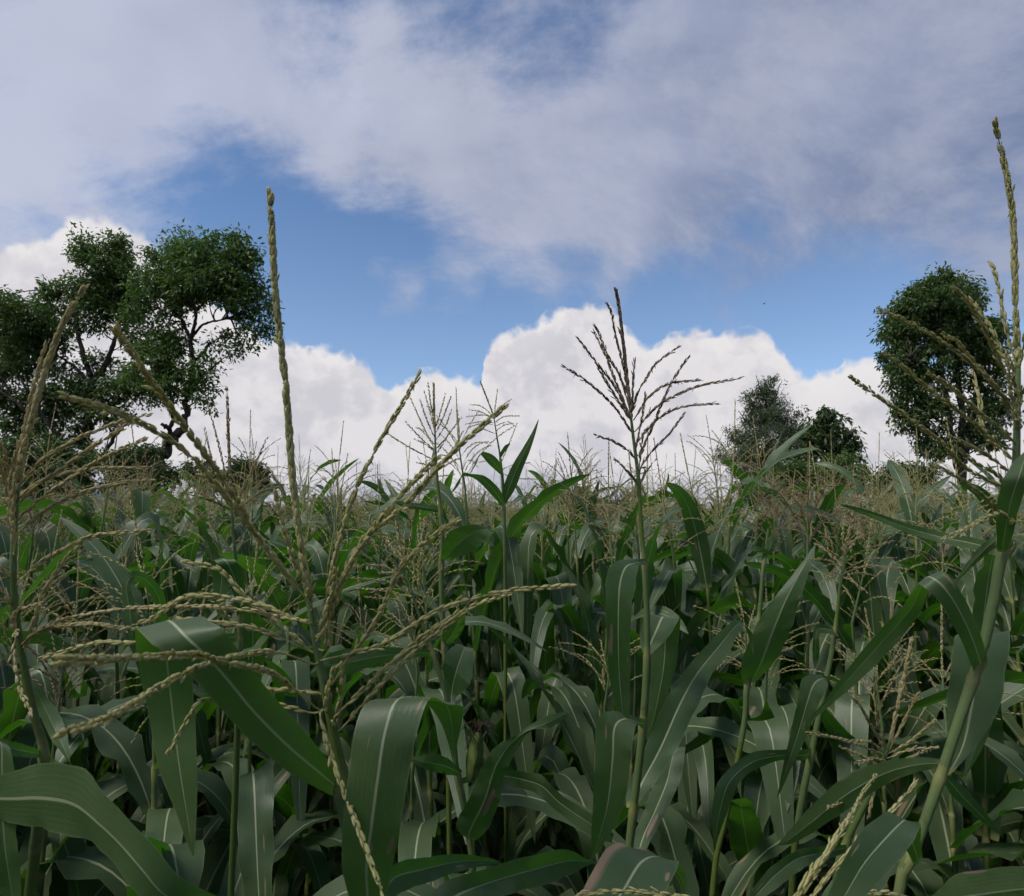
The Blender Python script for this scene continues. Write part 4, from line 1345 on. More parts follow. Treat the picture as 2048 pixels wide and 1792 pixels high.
HEROES.append(hero('tall corn plant at the right edge with thick stalk and wide-branched green tassel', P0,
    [(2036, 690), (2034, 850), (2030, 960), (2015, 1060), (1999, 1132), (1988, 1199), (1962, 1309), (1915, 1450), (1882, 1550), (1830, 1700), (1796, 1800)], .66,
    [.0034, .0044, .0054, .0060, .0066, .0068, .0066, .0066, .0064, .0064, .0066], 'green', [
        (ZC, [(965, 1260), (958, 1150), (950, 900), (945, 650), (930, 450), (890, 230), (855, 80), (848, 45)], .66, .64),
        (ZC, [(955, 1330), (900, 1120), (870, 950), (840, 830), (822, 785)], .66, .68),
        (ZC, [(955, 1430), (905, 1380), (830, 1230), (760, 1090), (690, 980), (618, 908)], .66, .58),
        (ZC, [(955, 1360), (890, 1290), (830, 1150), (760, 1040), (700, 970)], .67, .69),
        (ZC, [(958, 1610), (850, 1450), (700, 1310), (520, 1180), (360, 1090), (228, 1035)], .66, .54),
        (ZC, [(958, 1600), (880, 1500), (800, 1400), (700, 1280), (640, 1210), (580, 1170)], .66, .60),
        (ZC, [(955, 1800), (830, 1740), (720, 1640), (560, 1520), (400, 1390), (320, 1320), (245, 1265)], .66, .54),
        (ZC, [(940, 2020), (700, 1900), (560, 1760), (430, 1660), (250, 1530), (130, 1450), (60, 1395)], .66, .54),
        (ZC, [(955, 1760), (900, 1700), (760, 1590), (650, 1490), (560, 1420), (485, 1380)], .66, .58),
        (ZC, [(950, 1850), (790, 1700), (760, 1530), (728, 1390)], .67, .70),
        (ZC, [(966, 1400), (990, 1260), (1010, 1150), (1030, 1060)], .66, .63),
        (ZC, [(965, 1600), (990, 1480), (1030, 1380)], .66, .62),
        (ZC, [(960, 1650), (930, 1500), (912, 1300)], .65, .63),
        (ZC, [(962, 1620), (955, 1480), (940, 1330)], .645, .63),
        (ZD, [(1190, 600), (1000, 400), (850, 280), (700, 200), (610, 170)], .64, .58),
        (ZD, [(1180, 560), (1110, 505), (980, 550), (850, 620), (730, 675)], .62, .55),
        (ZD, [(1200, 240), (1050, 130), (900, 40), (760, -20)], .655, .60),
        (ZD, [(1200, 380), (1080, 240), (940, 160), (820, 60)], .655, .62),
        (ZD, [(1190, 330), (1230, 230), (1290, 160)], .65, .62),
    ], [
        (Z6, [(1480, 810, 1535, 745, .66), (1435, 690, 1510, 640, .645), (1390, 590, 1465, 520, .63), (1320, 470, 1400, 400, .62), (1250, 400, 1345, 330, .62), (1207, 376, 1290, 318, .635),
              (1180, 410, 1258, 410, .66), (1130, 490, 1215, 510, .68), (1000, 625, 1080, 680, .70), (900, 750, 960, 800, .71), (800, 890, 840, 905, .72), (690, 1030, 695, 1032, .73)],
         dict(fold=.14, ripple=.03)),
        (Z6, [(1330, 1250, 1362, 1240, .67), (1350, 1130, 1475, 1110, .68), (1340, 950, 1562, 950, .69), (1345, 780, 1602, 790, .70), (1375, 630, 1622, 618, .72), (1420, 612, 1632, 640, .75),
              (1440, 700, 1612, 720, .77), (1450, 900, 1580, 900, .78), (1440, 1080, 1530, 1080, .78), (1420, 1250, 1430, 1250, .78)], dict(fold=.10, ripple=.03)),
        (ZD, [(1085, 770, 1150, 775, .655), (1080, 600, 1200, 640, .635), (1090, 450, 1260, 420, .62), (1130, 280, 1330, 250, .61), (1190, 160, 1345, 130, .62), (1290, 60, 1340, 50, .63)],
         dict(fold=.14, ripple=.02)),
        (ZD, [(1085, 640, 1075, 720, .67), (980, 720, 1010, 790, .68), (880, 840, 900, 890, .69), (790, 985, 795, 990, .70)], dict(fold=.16)),
        (ZD, [(1100, 720, 1090, 800, .67), (900, 668, 890, 748, .70), (700, 632, 690, 705, .73), (450, 568, 468, 640, .75), (250, 500, 268, 556, .77), (100, 458, 128, 500, .78), (0, 440, 5, 450, .79)],
         dict(fold=.14, ripple=.03)),
        (Z6, [(1200, 1660, 1235, 1620, .645), (1140, 1540, 1228, 1535, .625), (1095, 1432, 1226, 1478, .60), (1060, 1425, 1212, 1495, .57), (960, 1490, 1150, 1595, .54), (880, 1600, 1050, 1700, .52),
              (810, 1760, 970, 1792, .51), (740, 1900, 880, 1930, .50)], dict(fold=.12, ripple=.03)),
        (Z6, [(1325, 1235, 1335, 1255, .67), (1330, 1180, 1330, 1215, .74), (1200, 1165, 1210, 1230, .86), (1040, 1190, 1070, 1290, .92), (880, 1260, 920, 1390, .95), (720, 1400, 770, 1490, .96),
              (620, 1510, 650, 1555, .97), (575, 1560, 578, 1565, .97)], dict(fold=.14)),
        (Z6, [(1320, 1250, 1345, 1240, .67), (1370, 1340, 1430, 1310, .68), (1480, 1440, 1540, 1440, .69), (1600, 1530, 1605, 1533, .70)], dict(fold=.2)),
    ], seed=54, wsc=.88))

HEROES.append(hero('low corn plant at bottom right with two long pale tassel branches crossing a broad leaf', Z6,
    [(560, 1960), (570, 2060), (600, 2200)], .58, [.004, .006, .009], 'green', [
        (Z6, [(590, 1930), (700, 1730), (790, 1610), (860, 1500), (900, 1440)], .58, .66),
        (Z6, [(580, 1960), (690, 1850), (850, 1650), (1000, 1500), (1100, 1400), (1195, 1285)], .58, .62),
        (Z6, [(620, 1880), (760, 1670), (890, 1460), (960, 1330), (1020, 1250)], .58, .80),
        (Z6, [(540, 1950), (300, 1830), (100, 1790), (-120, 1770), (-300, 1778)], .58, .56),
        (Z6, [(600, 1960), (760, 1830), (900, 1790), (1060, 1775), (1120, 1790)], .58, .56),
    ], [
        (Z6, [(620, 2180, 640, 2240, .58), (1200, 1850, 1230, 2000, .55), (1350, 1725, 1390, 1900, .52), (1500, 1680, 1545, 1880, .51), (1700, 1665, 1725, 1850, .50), (1900, 1690, 1920, 1820, .50), (2050, 1790, 2060, 1800, .5)],
         dict(fold=.12, ripple=.03)),
    ], seed=55, low=2, wsc=.85))

HEROES.append(hero('short corn plant with thin straw open tassel low in front of the right-edge stalk', Z6,
    [(1090, 1080), (1068, 1150), (1045, 1225), (1000, 1330), (950, 1420), (890, 1550), (840, 1792)], 1.0, [.0026, .0034, .0042, .0056, .0070, .0085, .009], 'straw', [
        (Z6, [(1085, 1100), (1110, 980), (1140, 850), (1180, 650)], 1.0, .98),
        (Z6, [(1072, 1130), (1030, 1000), (1015, 840)], 1.0, .97), (Z6, [(1068, 1140), (1000, 1020), (950, 930), (912, 890)], 1.0, .95),
        (Z6, [(1065, 1150), (1000, 1095), (930, 1090)], 1.0, .96), (Z6, [(1048, 1220), (980, 1170), (870, 1120)], 1.0, .97),
        (Z6, [(1062, 1160), (1000, 1130), (860, 1080), (725, 1055)], 1.0, .93), (Z6, [(1078, 1140), (1150, 1000), (1210, 880)], 1.0, .97),
        (Z6, [(1074, 1150), (1180, 1090), (1270, 1010)], 1.0, .96), (Z6, [(1068, 1170), (1180, 1130), (1290, 1120)], 1.0, .95),
        (Z6, [(1050, 1220), (1180, 1190), (1330, 1180)], 1.0, .94), (Z6, [(1050, 1225), (1150, 1180), (1250, 1130)], 1.0, 1.02),
        (Z6, [(1036, 1245), (960, 1330), (890, 1360), (810, 1390)], 1.0, .94), (Z6, [(1020, 1290), (1000, 1380), (990, 1430)], .99, .97),
        (Z6, [(1060, 1180), (1010, 1170), (940, 1190)], .99, .95)], [
        (Z6, [(895, 1555, 890, 1590, 1.0), (760, 1565, 780, 1630, .95), (640, 1590, 690, 1660, .92), (530, 1670, 600, 1730, .90), (450, 1780, 510, 1800, .88), (400, 1870, 405, 1875, .88)], dict(fold=.2)),
    ], seed=56))

HEROES.append(hero('corn plant with upright bushy straw-green tassel just right of the tall spike', Z2,
    [(497, 860), (500, 980), (510, 1150), (530, 1350), (540, 1500), (536, 1790), (550, 2100), (565, 2400)], 1.55, [.0026, .0036, .0050, .0066, .0075, .0085, .009, .009], 'straw', [
        (Z2, [(498, 900), (492, 760), (490, 615)], 1.55, 1.53)] + [
        (Z2, p, 1.55, 1.55 + dd) for p, dd in (
            ([(497, 870), (475, 740), (458, 615)], -.03), ([(498, 890), (470, 780), (437, 660)], .03), ([(499, 930), (450, 820), (413, 710)], -.05), ([(501, 1000), (430, 860), (360, 705)], .04),
            ([(500, 970), (420, 880), (393, 865)], .05), ([(501, 1000), (420, 930), (335, 840)], -.05), ([(502, 1010), (440, 960), (388, 935)], -.06), ([(504, 1060), (350, 980), (220, 900)], -.04),
            ([(506, 1090), (450, 1080), (400, 1070)], -.06), ([(498, 870), (530, 770), (555, 680)], .04), ([(499, 900), (550, 790), (588, 690)], -.03), ([(500, 940), (560, 850), (590, 770)], .04),
            ([(502, 990), (580, 900), (645, 810)], -.05), ([(503, 1020), (555, 940), (580, 890)], .06), ([(506, 1090), (600, 990), (655, 895)], -.04), ([(508, 1110), (590, 1030), (640, 960)], .05),
            ([(509, 1120), (600, 1060), (645, 1045)], -.06), ([(510, 1150), (560, 1145), (600, 1138)], -.05))], [
        (Z5, [(632, 278, 655, 266, 1.55), (650, 205, 725, 252, 1.50), (680, 142, 795, 216, 1.46), (750, 112, 845, 172, 1.44), (820, 116, 872, 152, 1.44), (872, 152, 880, 166, 1.45)], dict(fold=-.15, ripple=.03)),
        (Z2, [(520, 1360, 528, 1335, 1.55), (430, 1348, 430, 1312, 1.54), (330, 1335, 330, 1298, 1.53), (250, 1300, 255, 1292, 1.52)], dict(fold=.2)),
        (Z5, [(640, 650, 670, 665, 1.55), (645, 610, 735, 600, 1.52), (690, 560, 752, 525, 1.50), (742, 485, 752, 480, 1.48)], dict(fold=.2)),
    ], seed=57, hi=False, low=4))

HEROES.append(hero('corn plant with small thin tassel above stiff upright leaves at picture centre', Z2,
    [(842, 800), (860, 920), (878, 1030), (895, 1200), (900, 1350), (906, 1600), (908, 1900)], 2.2, [.0026, .0036, .005, .007, .008, .009, .0095], 'green', [
        (Z2, [(843, 800), (800, 690), (765, 600)], 2.2, 2.18)] + [
        (Z2, p, 2.2, 2.2 + dd) for p, dd in (
            ([(842, 800), (855, 700), (862, 645)], .03), ([(843, 805), (900, 730), (940, 700)], -.05), ([(843, 810), (780, 790), (690, 800)], -.05), ([(843, 810), (760, 770), (700, 760)], .04),
            ([(842, 800), (770, 740), (715, 730)], -.04), ([(845, 835), (760, 830), (680, 842)], .05), ([(847, 850), (770, 840), (700, 860)], -.05), ([(846, 835), (900, 800), (985, 795)], .04),
            ([(849, 855), (920, 830), (960, 850)], -.05), ([(852, 885), (900, 850), (950, 840)], .04), ([(853, 900), (800, 880), (760, 860)], -.05), ([(880, 1080), (930, 960), (975, 845)], .03),
            ([(885, 1110), (960, 1080), (1045, 1070)], -.04), ([(886, 1130), (980, 1160), (1100, 1165)], .03), ([(884, 1110), (830, 1060), (760, 1065)], -.05))], [
        (Z2, [(888, 1310, 908, 1315, 2.2), (898, 1210, 965, 1225, 2.18), (950, 1085, 1015, 1095, 2.16), (1010, 985, 1055, 995, 2.15), (1068, 885, 1088, 890, 2.15), (1102, 815, 1105, 817, 2.15)], dict(fold=.14, ripple=.02)),
        (Z2, [(893, 1330, 910, 1300, 2.2), (815, 1245, 872, 1222, 2.15), (745, 1175, 792, 1150, 2.12), (690, 1150, 705, 1134, 2.10), (648, 1158, 662, 1130, 2.09), (608, 1215, 640, 1192, 2.09), (587, 1255, 590, 1255, 2.1)],
         dict(fold=.14, ripple=.02)),
        (Z2, [(882, 1140, 895, 1120, 2.2), (818, 1085, 872, 1060, 2.16), (772, 1032, 822, 1018, 2.14), (758, 1020, 772, 1010, 2.13), (722, 1092, 738, 1080, 2.12), (690, 1145, 694, 1146, 2.12)], dict(fold=.14, ripple=.02)),
        (Z2, [(875, 1050, 885, 1040, 2.2), (876, 1020, 905, 1010, 2.19), (905, 970, 935, 965, 2.18), (930, 955, 936, 955, 2.18)], dict(fold=.14)),
    ], seed=58, hi=False))

HEROES.append(hero('corn plant with shaggy drooping straw tassel and a husked ear, right of the nearest tassel', Z5,
    [(470, 300), (510, 430), (545, 540), (600, 690), (660, 880), (690, 1030), (702, 1180), (716, 1260), (770, 1530), (785, 1740), (790, 1830)], 1.2,
    [.0026, .0034, .0044, .0055, .0065, .0075, .008, .008, .0085, .009, .0095], 'straw', [
        (Z5, [(470, 310), (450, 180), (432, 60)], 1.2, 1.18)] + [
        (Z5, p, 1.2, 1.2 + dd) for p, dd in (
            ([(508, 430), (400, 370), (230, 352)], -.06), ([(510, 440), (380, 410), (260, 400)], .05), ([(520, 470), (420, 450), (310, 440)], -.08), ([(490, 360), (380, 300), (260, 298)], -.05),
            ([(478, 330), (420, 230), (390, 160)], .04), ([(475, 320), (500, 180), (510, 80)], -.04), ([(485, 350), (540, 200), (560, 110)], .05), ([(492, 370), (580, 200), (640, 120)], -.05),
            ([(500, 400), (600, 220), (690, 90)], -.06), ([(474, 315), (400, 210), (340, 130), (280, 60)], -.04), ([(525, 480), (540, 330), (530, 200)], -.06), ([(515, 450), (450, 330), (400, 260)], -.07),
            ([(530, 500), (590, 400), (640, 310)], -.05), ([(500, 400), (470, 280), (470, 160)], .05), ([(490, 360), (430, 330), (360, 330)], .06))], [
        (Z5, [(590, 708, 605, 678, 1.2), (480, 716, 480, 670, 1.17), (350, 748, 360, 668, 1.14), (220, 792, 230, 675, 1.12), (110, 802, 130, 700, 1.1), (40, 800, 50, 770, 1.1)], dict(fold=.14)),
        (Z5, [(725, 1252, 735, 1225, 1.2), (650, 1242, 660, 1165, 1.17), (560, 1217, 580, 1155, 1.15), (490, 1175, 495, 1168, 1.15)], dict(fold=.14)),
        (Z5, [(740, 1525, 790, 1545, 1.195), (705, 1480, 830, 1520, 1.18), (770, 1340, 900, 1380, 1.15), (850, 1160, 940, 1210, 1.13), (950, 1080, 1050, 1045, 1.12), (1100, 985, 1130, 1035, 1.13),
              (1190, 960, 1200, 985, 1.15), (1216, 965, 1218, 968, 1.16)], dict(sick=True, fold=.12, ripple=.08, label='wavy leaf with a tan dead streak beside the midrib')),
        (Z5, [(690, 1040, 700, 1040, 1.205), (665, 880, 705, 900, 1.25), (650, 720, 765, 830, 1.25), (700, 660, 785, 690, 1.27), (732, 660, 760, 668, 1.28)], dict(fold=.2)),
        (Z5, [(712, 1265, 722, 1285, 1.21), (840, 1222, 850, 1270, 1.27), (930, 1212, 945, 1290, 1.3), (1010, 1225, 1010, 1305, 1.3), (1100, 1250, 1090, 1340, 1.28), (1190, 1335, 1160, 1405, 1.27),
              (1330, 1425, 1310, 1512, 1.25), (1420, 1510, 1410, 1550, 1.25)], dict(fold=.14, ripple=.08)),
    ], seed=59, hi=False, ear=(Z5, (775, 1260), (806, 1050), 1.215)))

HEROES.append(hero('tassel-less looking corn plant with one broad dark pointed leaf left of the pink tassel', Z6,
    [(535, 130), (527, 200), (510, 330), (490, 560), (440, 830), (430, 980), (400, 1160), (340, 1450), (290, 1700)], 1.45, [.003, .004, .0055, .0068, .0078, .0082, .009, .0095, .0095], 'straw', [], [
        (Z6, [(422, 835, 492, 818, 1.45), (418, 760, 592, 705, 1.42), (458, 630, 652, 562, 1.40), (538, 480, 692, 422, 1.40), (650, 330, 732, 282, 1.42), (750, 195, 752, 198, 1.45)], dict(fold=.12, ripple=.02)),
        (Z6, [(508, 275, 522, 262, 1.45), (512, 232, 562, 230, 1.44), (538, 182, 566, 190, 1.44), (560, 165, 565, 168, 1.44)], dict(fold=.16)),
        (Z6, [(480, 560, 500, 552, 1.45), (466, 548, 490, 520, 1.47), (500, 480, 560, 455, 1.48), (555, 455, 562, 452, 1.5)], dict(fold=.2)),
    ], seed=60, hi=False))
HEROES[-1][0]['label'] = 'corn plant with one broad dark upright pointed leaf, left of the tan tassel'

HEROES.append(hero('corn plant with tan tassel of arching branches below the bright shrub', Z6,
    [(890, 180), (875, 290), (860, 400), (830, 640), (790, 850), (740, 1100), (680, 1400), (640, 1792)], 1.25, [.0026, .0036, .0045, .006, .0072, .008, .009, .009], 'pink', [
        (Z6, [(886, 200), (905, 130), (930, 0)], 1.25, 1.23)] + [
        (Z6, p, 1.25, 1.25 + dd) for p, dd in (
            ([(876, 290), (960, 230), (1085, 190)], -.06), ([(872, 320), (980, 270), (1105, 262)], .04), ([(870, 335), (970, 300), (1145, 310)], -.07), ([(868, 345), (920, 370), (972, 410)], -.06),
            ([(873, 305), (800, 270), (720, 270)], -.05), ([(875, 295), (800, 230), (750, 200)], .05), ([(880, 250), (840, 170), (835, 120)], -.04), ([(882, 250), (930, 180), (945, 110)], .04),
            ([(878, 270), (900, 200), (990, 150)], -.05), ([(868, 340), (820, 330), (780, 370)], -.05), ([(866, 360), (930, 330), (1010, 340)], .06), ([(870, 330), (830, 290), (790, 300)], .06),
            ([(880, 255), (870, 170), (880, 90)], .03))], [
        (Z6, [(815, 800, 795, 830, 1.25), (760, 793, 800, 822, 1.22), (690, 805, 792, 862, 1.20), (665, 900, 757, 932, 1.19), (640, 1020, 712, 1052, 1.19), (605, 1180, 652, 1182, 1.19), (575, 1345, 578, 1345, 1.20)],
         dict(fold=.12, ripple=.03)),
        (Z6, [(735, 1120, 720, 1170, 1.25), (690, 1130, 690, 1180, 1.22), (600, 1130, 590, 1180, 1.19), (450, 1150, 480, 1222, 1.16), (320, 1262, 402, 1285, 1.13), (282, 1400, 352, 1412, 1.12), (284, 1520, 312, 1522, 1.12),
              (290, 1592, 293, 1592, 1.12)], dict(fold=.12, ripple=.03)),
        (Z6, [(835, 600, 825, 640, 1.25), (800, 560, 850, 620, 1.24), (745, 570, 775, 600, 1.24), (735, 640, 765, 640, 1.24), (735, 720, 765, 710, 1.25), (745, 765, 748, 765, 1.25)], dict(fold=.14)),
    ], seed=61, hi=False))

HEROES.append(hero('corn plant bottom centre showing a folded leaf with a dry reddish margin', Z5,
    [(1745, 1800), (1740, 1880), (1735, 2000)], .78, [.006, .008, .010], 'straw', [], [
        (Z5, [(1740, 1880, 1735, 1900, .78), (1720, 1740, 1745, 1720, .75), (1570, 1592, 1712, 1652, .70), (1400, 1580, 1695, 1692, .66), (1300, 1720, 1600, 1850, .62), (1230, 1850, 1450, 1990, .60), (1150, 2000, 1300, 2080, .60)],
         dict(sick=2, fold=.10, ripple=.04, label='folded leaf with a dry reddish margin')),
    ], seed=62, low=4))

HEROES.append(hero('corn plant with reddish spike and high arching grey-green leaf below the open-crowned tree', P0,
    [(462, 990), (466, 1060), (472, 1130), (480, 1250), (476, 1400), (470, 1600)], 1.25, [.0028, .004, .005, .0068, .008, .009], 'pink', [
        (P0, [(463, 1000), (458, 900), (454, 783)], 1.25, 1.23), (P0, [(464, 1010), (440, 900), (418, 815)], 1.25, 1.22), (P0, [(464, 1010), (430, 940), (410, 860)], 1.25, 1.28),
        (P0, [(465, 1020), (500, 950), (532, 880)], 1.25, 1.22), (P0, [(466, 1030), (520, 985), (570, 970)], 1.25, 1.2), (P0, [(466, 1040), (410, 990), (360, 985)], 1.25, 1.2),
        (P0, [(466, 1040), (500, 1000), (545, 1010)], 1.25, 1.3), (P0, [(467, 1055), (420, 1030), (380, 1050)], 1.25, 1.2)], [
        (Z4, [(1085, 640, 1090, 600, 1.25), (900, 640, 880, 610, 1.20), (770, 555, 715, 575, 1.13), (745, 440, 700, 470, 1.10), (690, 352, 660, 400, 1.08), (612, 320, 612, 366, 1.06), (556, 350, 592, 400, 1.05),
              (546, 430, 612, 480, 1.05), (560, 540, 632, 600, 1.05), (600, 700, 620, 700, 1.07)], dict(fold=.14, ripple=.03)),
        (Z4, [(1075, 560, 1090, 540, 1.25), (1060, 440, 1110, 420, 1.23), (990, 300, 1080, 290, 1.2), (960, 270, 1040, 262, 1.21), (965, 340, 1045, 345, 1.22), (970, 450, 1020, 470, 1.22), (990, 540, 995, 540, 1.22)], dict(fold=.12)),
    ], seed=63, hi=False))

HEROES.append(hero('corn plant in the bottom left corner whose broad leaf sweeps in from the picture edge', Z4,
    [(-190, 900), (-180, 1150), (-170, 1380), (-160, 1700), (-150, 1900)], .68, [.005, .007, .009, .010, .010], 'straw', [], [
        (Z4, [(-172, 1340, -168, 1410, .68), (-70, 1270, -60, 1440, .65), (60, 1230, 70, 1475, .61), (190, 1195, 190, 1505, .58), (330, 1218, 335, 1538, .55), (450, 1330, 440, 1600, .53),
              (560, 1440, 520, 1670, .52), (680, 1560, 600, 1780, .51), (780, 1690, 690, 1870, .51), (900, 1765, 800, 1900, .52), (1050, 1830, 1000, 1930, .54), (1150, 1900, 1140, 1920, .56)],
         dict(fold=.12, ripple=.03)),
        (Z4, [(-180, 1120, -165, 1160, .68), (-100, 1060, -60, 1110, .66), (-40, 1070, 40, 1120, .65), (-50, 1200, 68, 1230, .645), (-50, 1400, 72, 1420, .645), (-40, 1600, 90, 1580, .645), (0, 1760, 100, 1750, .65), (60, 1900, 90, 1900, .65)],
         dict(fold=.12, ripple=.04)),
    ], seed=64, low=3))

# ------------------------------------------------------------------ the rest of the field
rng = np.random.default_rng(2024)
SP = .335
hero_feet = np.array([f[:2] for _, f in HEROES])
cand = []
X_MAX, Y_MAX = 30.0, 30.0
ys = np.arange(-4.0, Y_MAX, SP * .92)
for r_i, y in enumerate(ys):
    xs = np.arange(-X_MAX, X_MAX, SP) + (r_i % 2) * SP / 2
    for x in xs:
        px_, py_ = x + rng.normal() * .07, y + rng.normal() * .07
        if abs(px_) > 3.0 + abs(py_) * 1.02 + 2.0:
            continue
        if (py_ > 12 and rng.uniform() < .70) or (py_ > 6.5 and rng.uniform() < .30):
            continue
        cand.append((px_, py_))
cand = np.array(cand)
H = np.clip(rng.normal(2.31, .14, len(cand)), 1.92, 2.64)
# plants that stand out along the skyline: where the tip stands and how far off
STAND = [(670, 835, 3.0), (600, 895, 3.5), (735, 925, 4.0), (805, 885, 3.2), (645, 960, 4.6), (1205, 868, 2.7), (1358, 850, 2.7), (1392, 815, 3.0), (1110, 950, 3.8), (1050, 960, 4.2),
         (1480, 895, 3.0), (1556, 905, 2.3), (1640, 880, 2.9), (1712, 878, 3.1), (1778, 848, 3.3), (1840, 895, 3.5), (1905, 850, 1.75), (1512, 955, 4.0), (438, 880, 3.3), (345, 925, 3.1),
         (282, 955, 3.6), (205, 955, 2.9), (560, 935, 2.9), (925, 950, 4.6), (985, 975, 5.0), (130, 985, 3.4), (1160, 985, 4.4), (1270, 960, 3.6), (1605, 960, 3.6), (1960, 880, 3.0), (390, 985, 4.2), (1140, 880, 2.3), (1215, 905, 2.2), (1330, 880, 2.4), (1420, 870, 2.5), (690, 900, 2.5), (780, 935, 2.6),
         (630, 905, 2.7), (1700, 925, 2.4), (1500, 935, 2.5), (1020, 940, 3.0), (890, 960, 3.2), (480, 940, 2.6), (1820, 930, 2.6)]
st = np.array([at(x, y, d) for x, y, d in STAND])
far_from_st = np.min(np.linalg.norm(cand[:, None] - st[None, :, :2], axis=2), axis=1) > .24
cand, H = np.concatenate([cand[far_from_st], st[:, :2]]), np.concatenate([H[far_from_st], st[:, 2] - ground_z(st[:, 1])])
is_st = np.arange(len(cand)) >= len(cand) - len(st)
H = H + .13 * np.sin(cand[:, 0] * 1.9 + 1.0) * np.sin(cand[:, 1] * 1.3) * ~is_st
tallest = (rng.uniform(size=len(cand)) < .24) & ~is_st & (cand[:, 1] > 2.3) & (cand[:, 1] < 8)
H = np.where((cand[:, 1] > 8) & ~is_st, H + rng.normal(size=len(H)) * .14 + .09, H)
H = np.where(tallest, H + rng.uniform(.08, .30, len(H)), H)
# one clearing where the photographer stands; nothing random nearer than the plants placed above
dist = cand[:, 1] + 0 * cand[:, 0]
near_cam = (np.hypot(cand[:, 0], cand[:, 1]) < 1.25)
dh = np.min(np.linalg.norm(cand[:, None] - hero_feet[None], axis=2), axis=1)
keep = ~near_cam & (dh > .22)
# plants close in front of the lens stay low so that they do not stand before the placed ones
inview = (cand[:, 1] > .3) & (np.abs(cand[:, 0]) < cand[:, 1] * (1024 / F) + .35)
keep &= ~(inview & (cand[:, 1] < 1.28))
low_band = inview & (cand[:, 1] < 2.3) & ~is_st
H = np.where(low_band, np.minimum(H, np.where(cand[:, 1] < 1.5, rng.uniform(1.66, 1.88, len(H)), rng.uniform(1.80, 2.22, len(H)))), H)
# skyline: centre slightly lower, right slightly higher as in the view
ax_ = cand[:, 0] / np.maximum(cand[:, 1], .5)
H = np.where((cand[:, 1] > 2.3) & (cand[:, 1] < 9) & inview & ~is_st, H + .10 * np.clip(ax_ - .15, 0, .5) + .04 * np.clip(-ax_ - .2, 0, .5), H)
cand, H, inview, is_st_k = cand[keep], H[keep], inview[keep], is_st[keep]
order = np.argsort(np.where(inview, cand[:, 1], 1e6))
n_ind = min(300 - len(HEROES), int(inview.sum()))
ind = order[:n_ind]
rest = order[n_ind:]
plants = []
DETAIL_D = 2.6
for i in ind:
    p = PROTO[int(rng.integers(len(PROTO) - 4, len(PROTO)) if is_st_k[i] and rng.uniform() < .65 else rng.integers(len(PROTO) - 4))]
    if is_st_k[i] and 1440 < proj((cand[i, 0], cand[i, 1], H[i]))[0] < 1760 and rng.uniform() < .65:
        p = PROTO[int(rng.choice([4, 4, 6]))]               # the reddish tassels gather below the feathery tree
    s = H[i] / p['H']
    o = plant_from(p, (cand[i, 0], cand[i, 1], float(ground_z(cand[i, 1]))), rng.uniform(0, 6.28), (rng.uniform(.92, 1.08),) * 2 + (s,), (rng.normal() * .035, rng.normal() * .035), cand[i, 1] < DETAIL_D)
    plants.append((o, p, cand[i], H[i]))
far_d = float(cand[ind, 1].max())

# labels: what it carries, how deep in the field, below which landmark, and which one along that row
ZONES = [(-1e9, 330, 'below the twisted left-edge tree'), (330, 620, 'below the open-crowned tree'), (620, 960, 'right of the tall spike'),
         (960, 1230, 'below the cloud centre'), (1230, 1440, 'around the dark tassel'), (1440, 1740, 'below the feathery tree'), (1740, 1e9, 'below the right-edge tree')]
BANDS = [(0, 2.1, 'front'), (2.1, 3.2, 'second'), (3.2, 4.6, 'third'), (4.6, 6.4, 'fourth'), (6.4, 99, 'distant')]
ORD = ['first', 'second', 'third', 'fourth', 'fifth', 'sixth', 'seventh', 'eighth', 'ninth', 'tenth', 'eleventh', 'twelfth', 'thirteenth', 'fourteenth', 'fifteenth', 'sixteenth']
TN = {'straw': 'straw', 'green': 'green', 'brown': 'brown', 'pink': 'reddish'}
bins = {}
for o, p, c, h in plants:
    x, y, d = proj((c[0], c[1], h + float(ground_z(c[1]))))
    zi = [q[2] for q in ZONES if q[0] <= x < q[1]][0]
    bi = [q[2] for q in BANDS if q[0] <= c[1] < q[1]][0]
    bins.setdefault((TN[p['tone']], bi, zi), []).append((x, o))
for (tn, bi, zi), lst in bins.items():
    lst.sort(key=lambda q: q[0])
    for k, (x, o) in enumerate(lst):
        if len(lst) == 1:
            o['label'] = f"{tn}-tasselled {bi}-row corn plant {zi}"
        else:
            o['label'] = f"{tn}-tasselled {bi}-row corn plant {zi}, {ORD[k]} from left"

# the countless rest of the corn as one mass, drawn from whole plants
src = bpy.data.collections.new('corn_mass_source')
for i, p in enumerate(PROTO):
    g = Geo()
    for lf in p['leaves'][2:]:
        g.join(lf)
    nlf = sum(len(f) for f in g.F)
    g.join(p['stalk'])
    nst = sum(len(f) for f in g.F)
    g.join(p['rachis'])
    g.T[-1][:] = (.1, 0, 0)
    for s in p['strands']:
        g.join(s)
    me = g.mesh('corn_mass', [M_LEAF, M_STALK, M_TASSEL[p['tone']]])
    idx = np.full(len(me.polygons), 2, np.int32)
    idx[:nlf] = 0
    idx[nlf:nst] = 1
    me.polygons.foreach_set('material_index', idx)
    src.objects.link(bpy.data.objects.new('corn_mass_source', me))

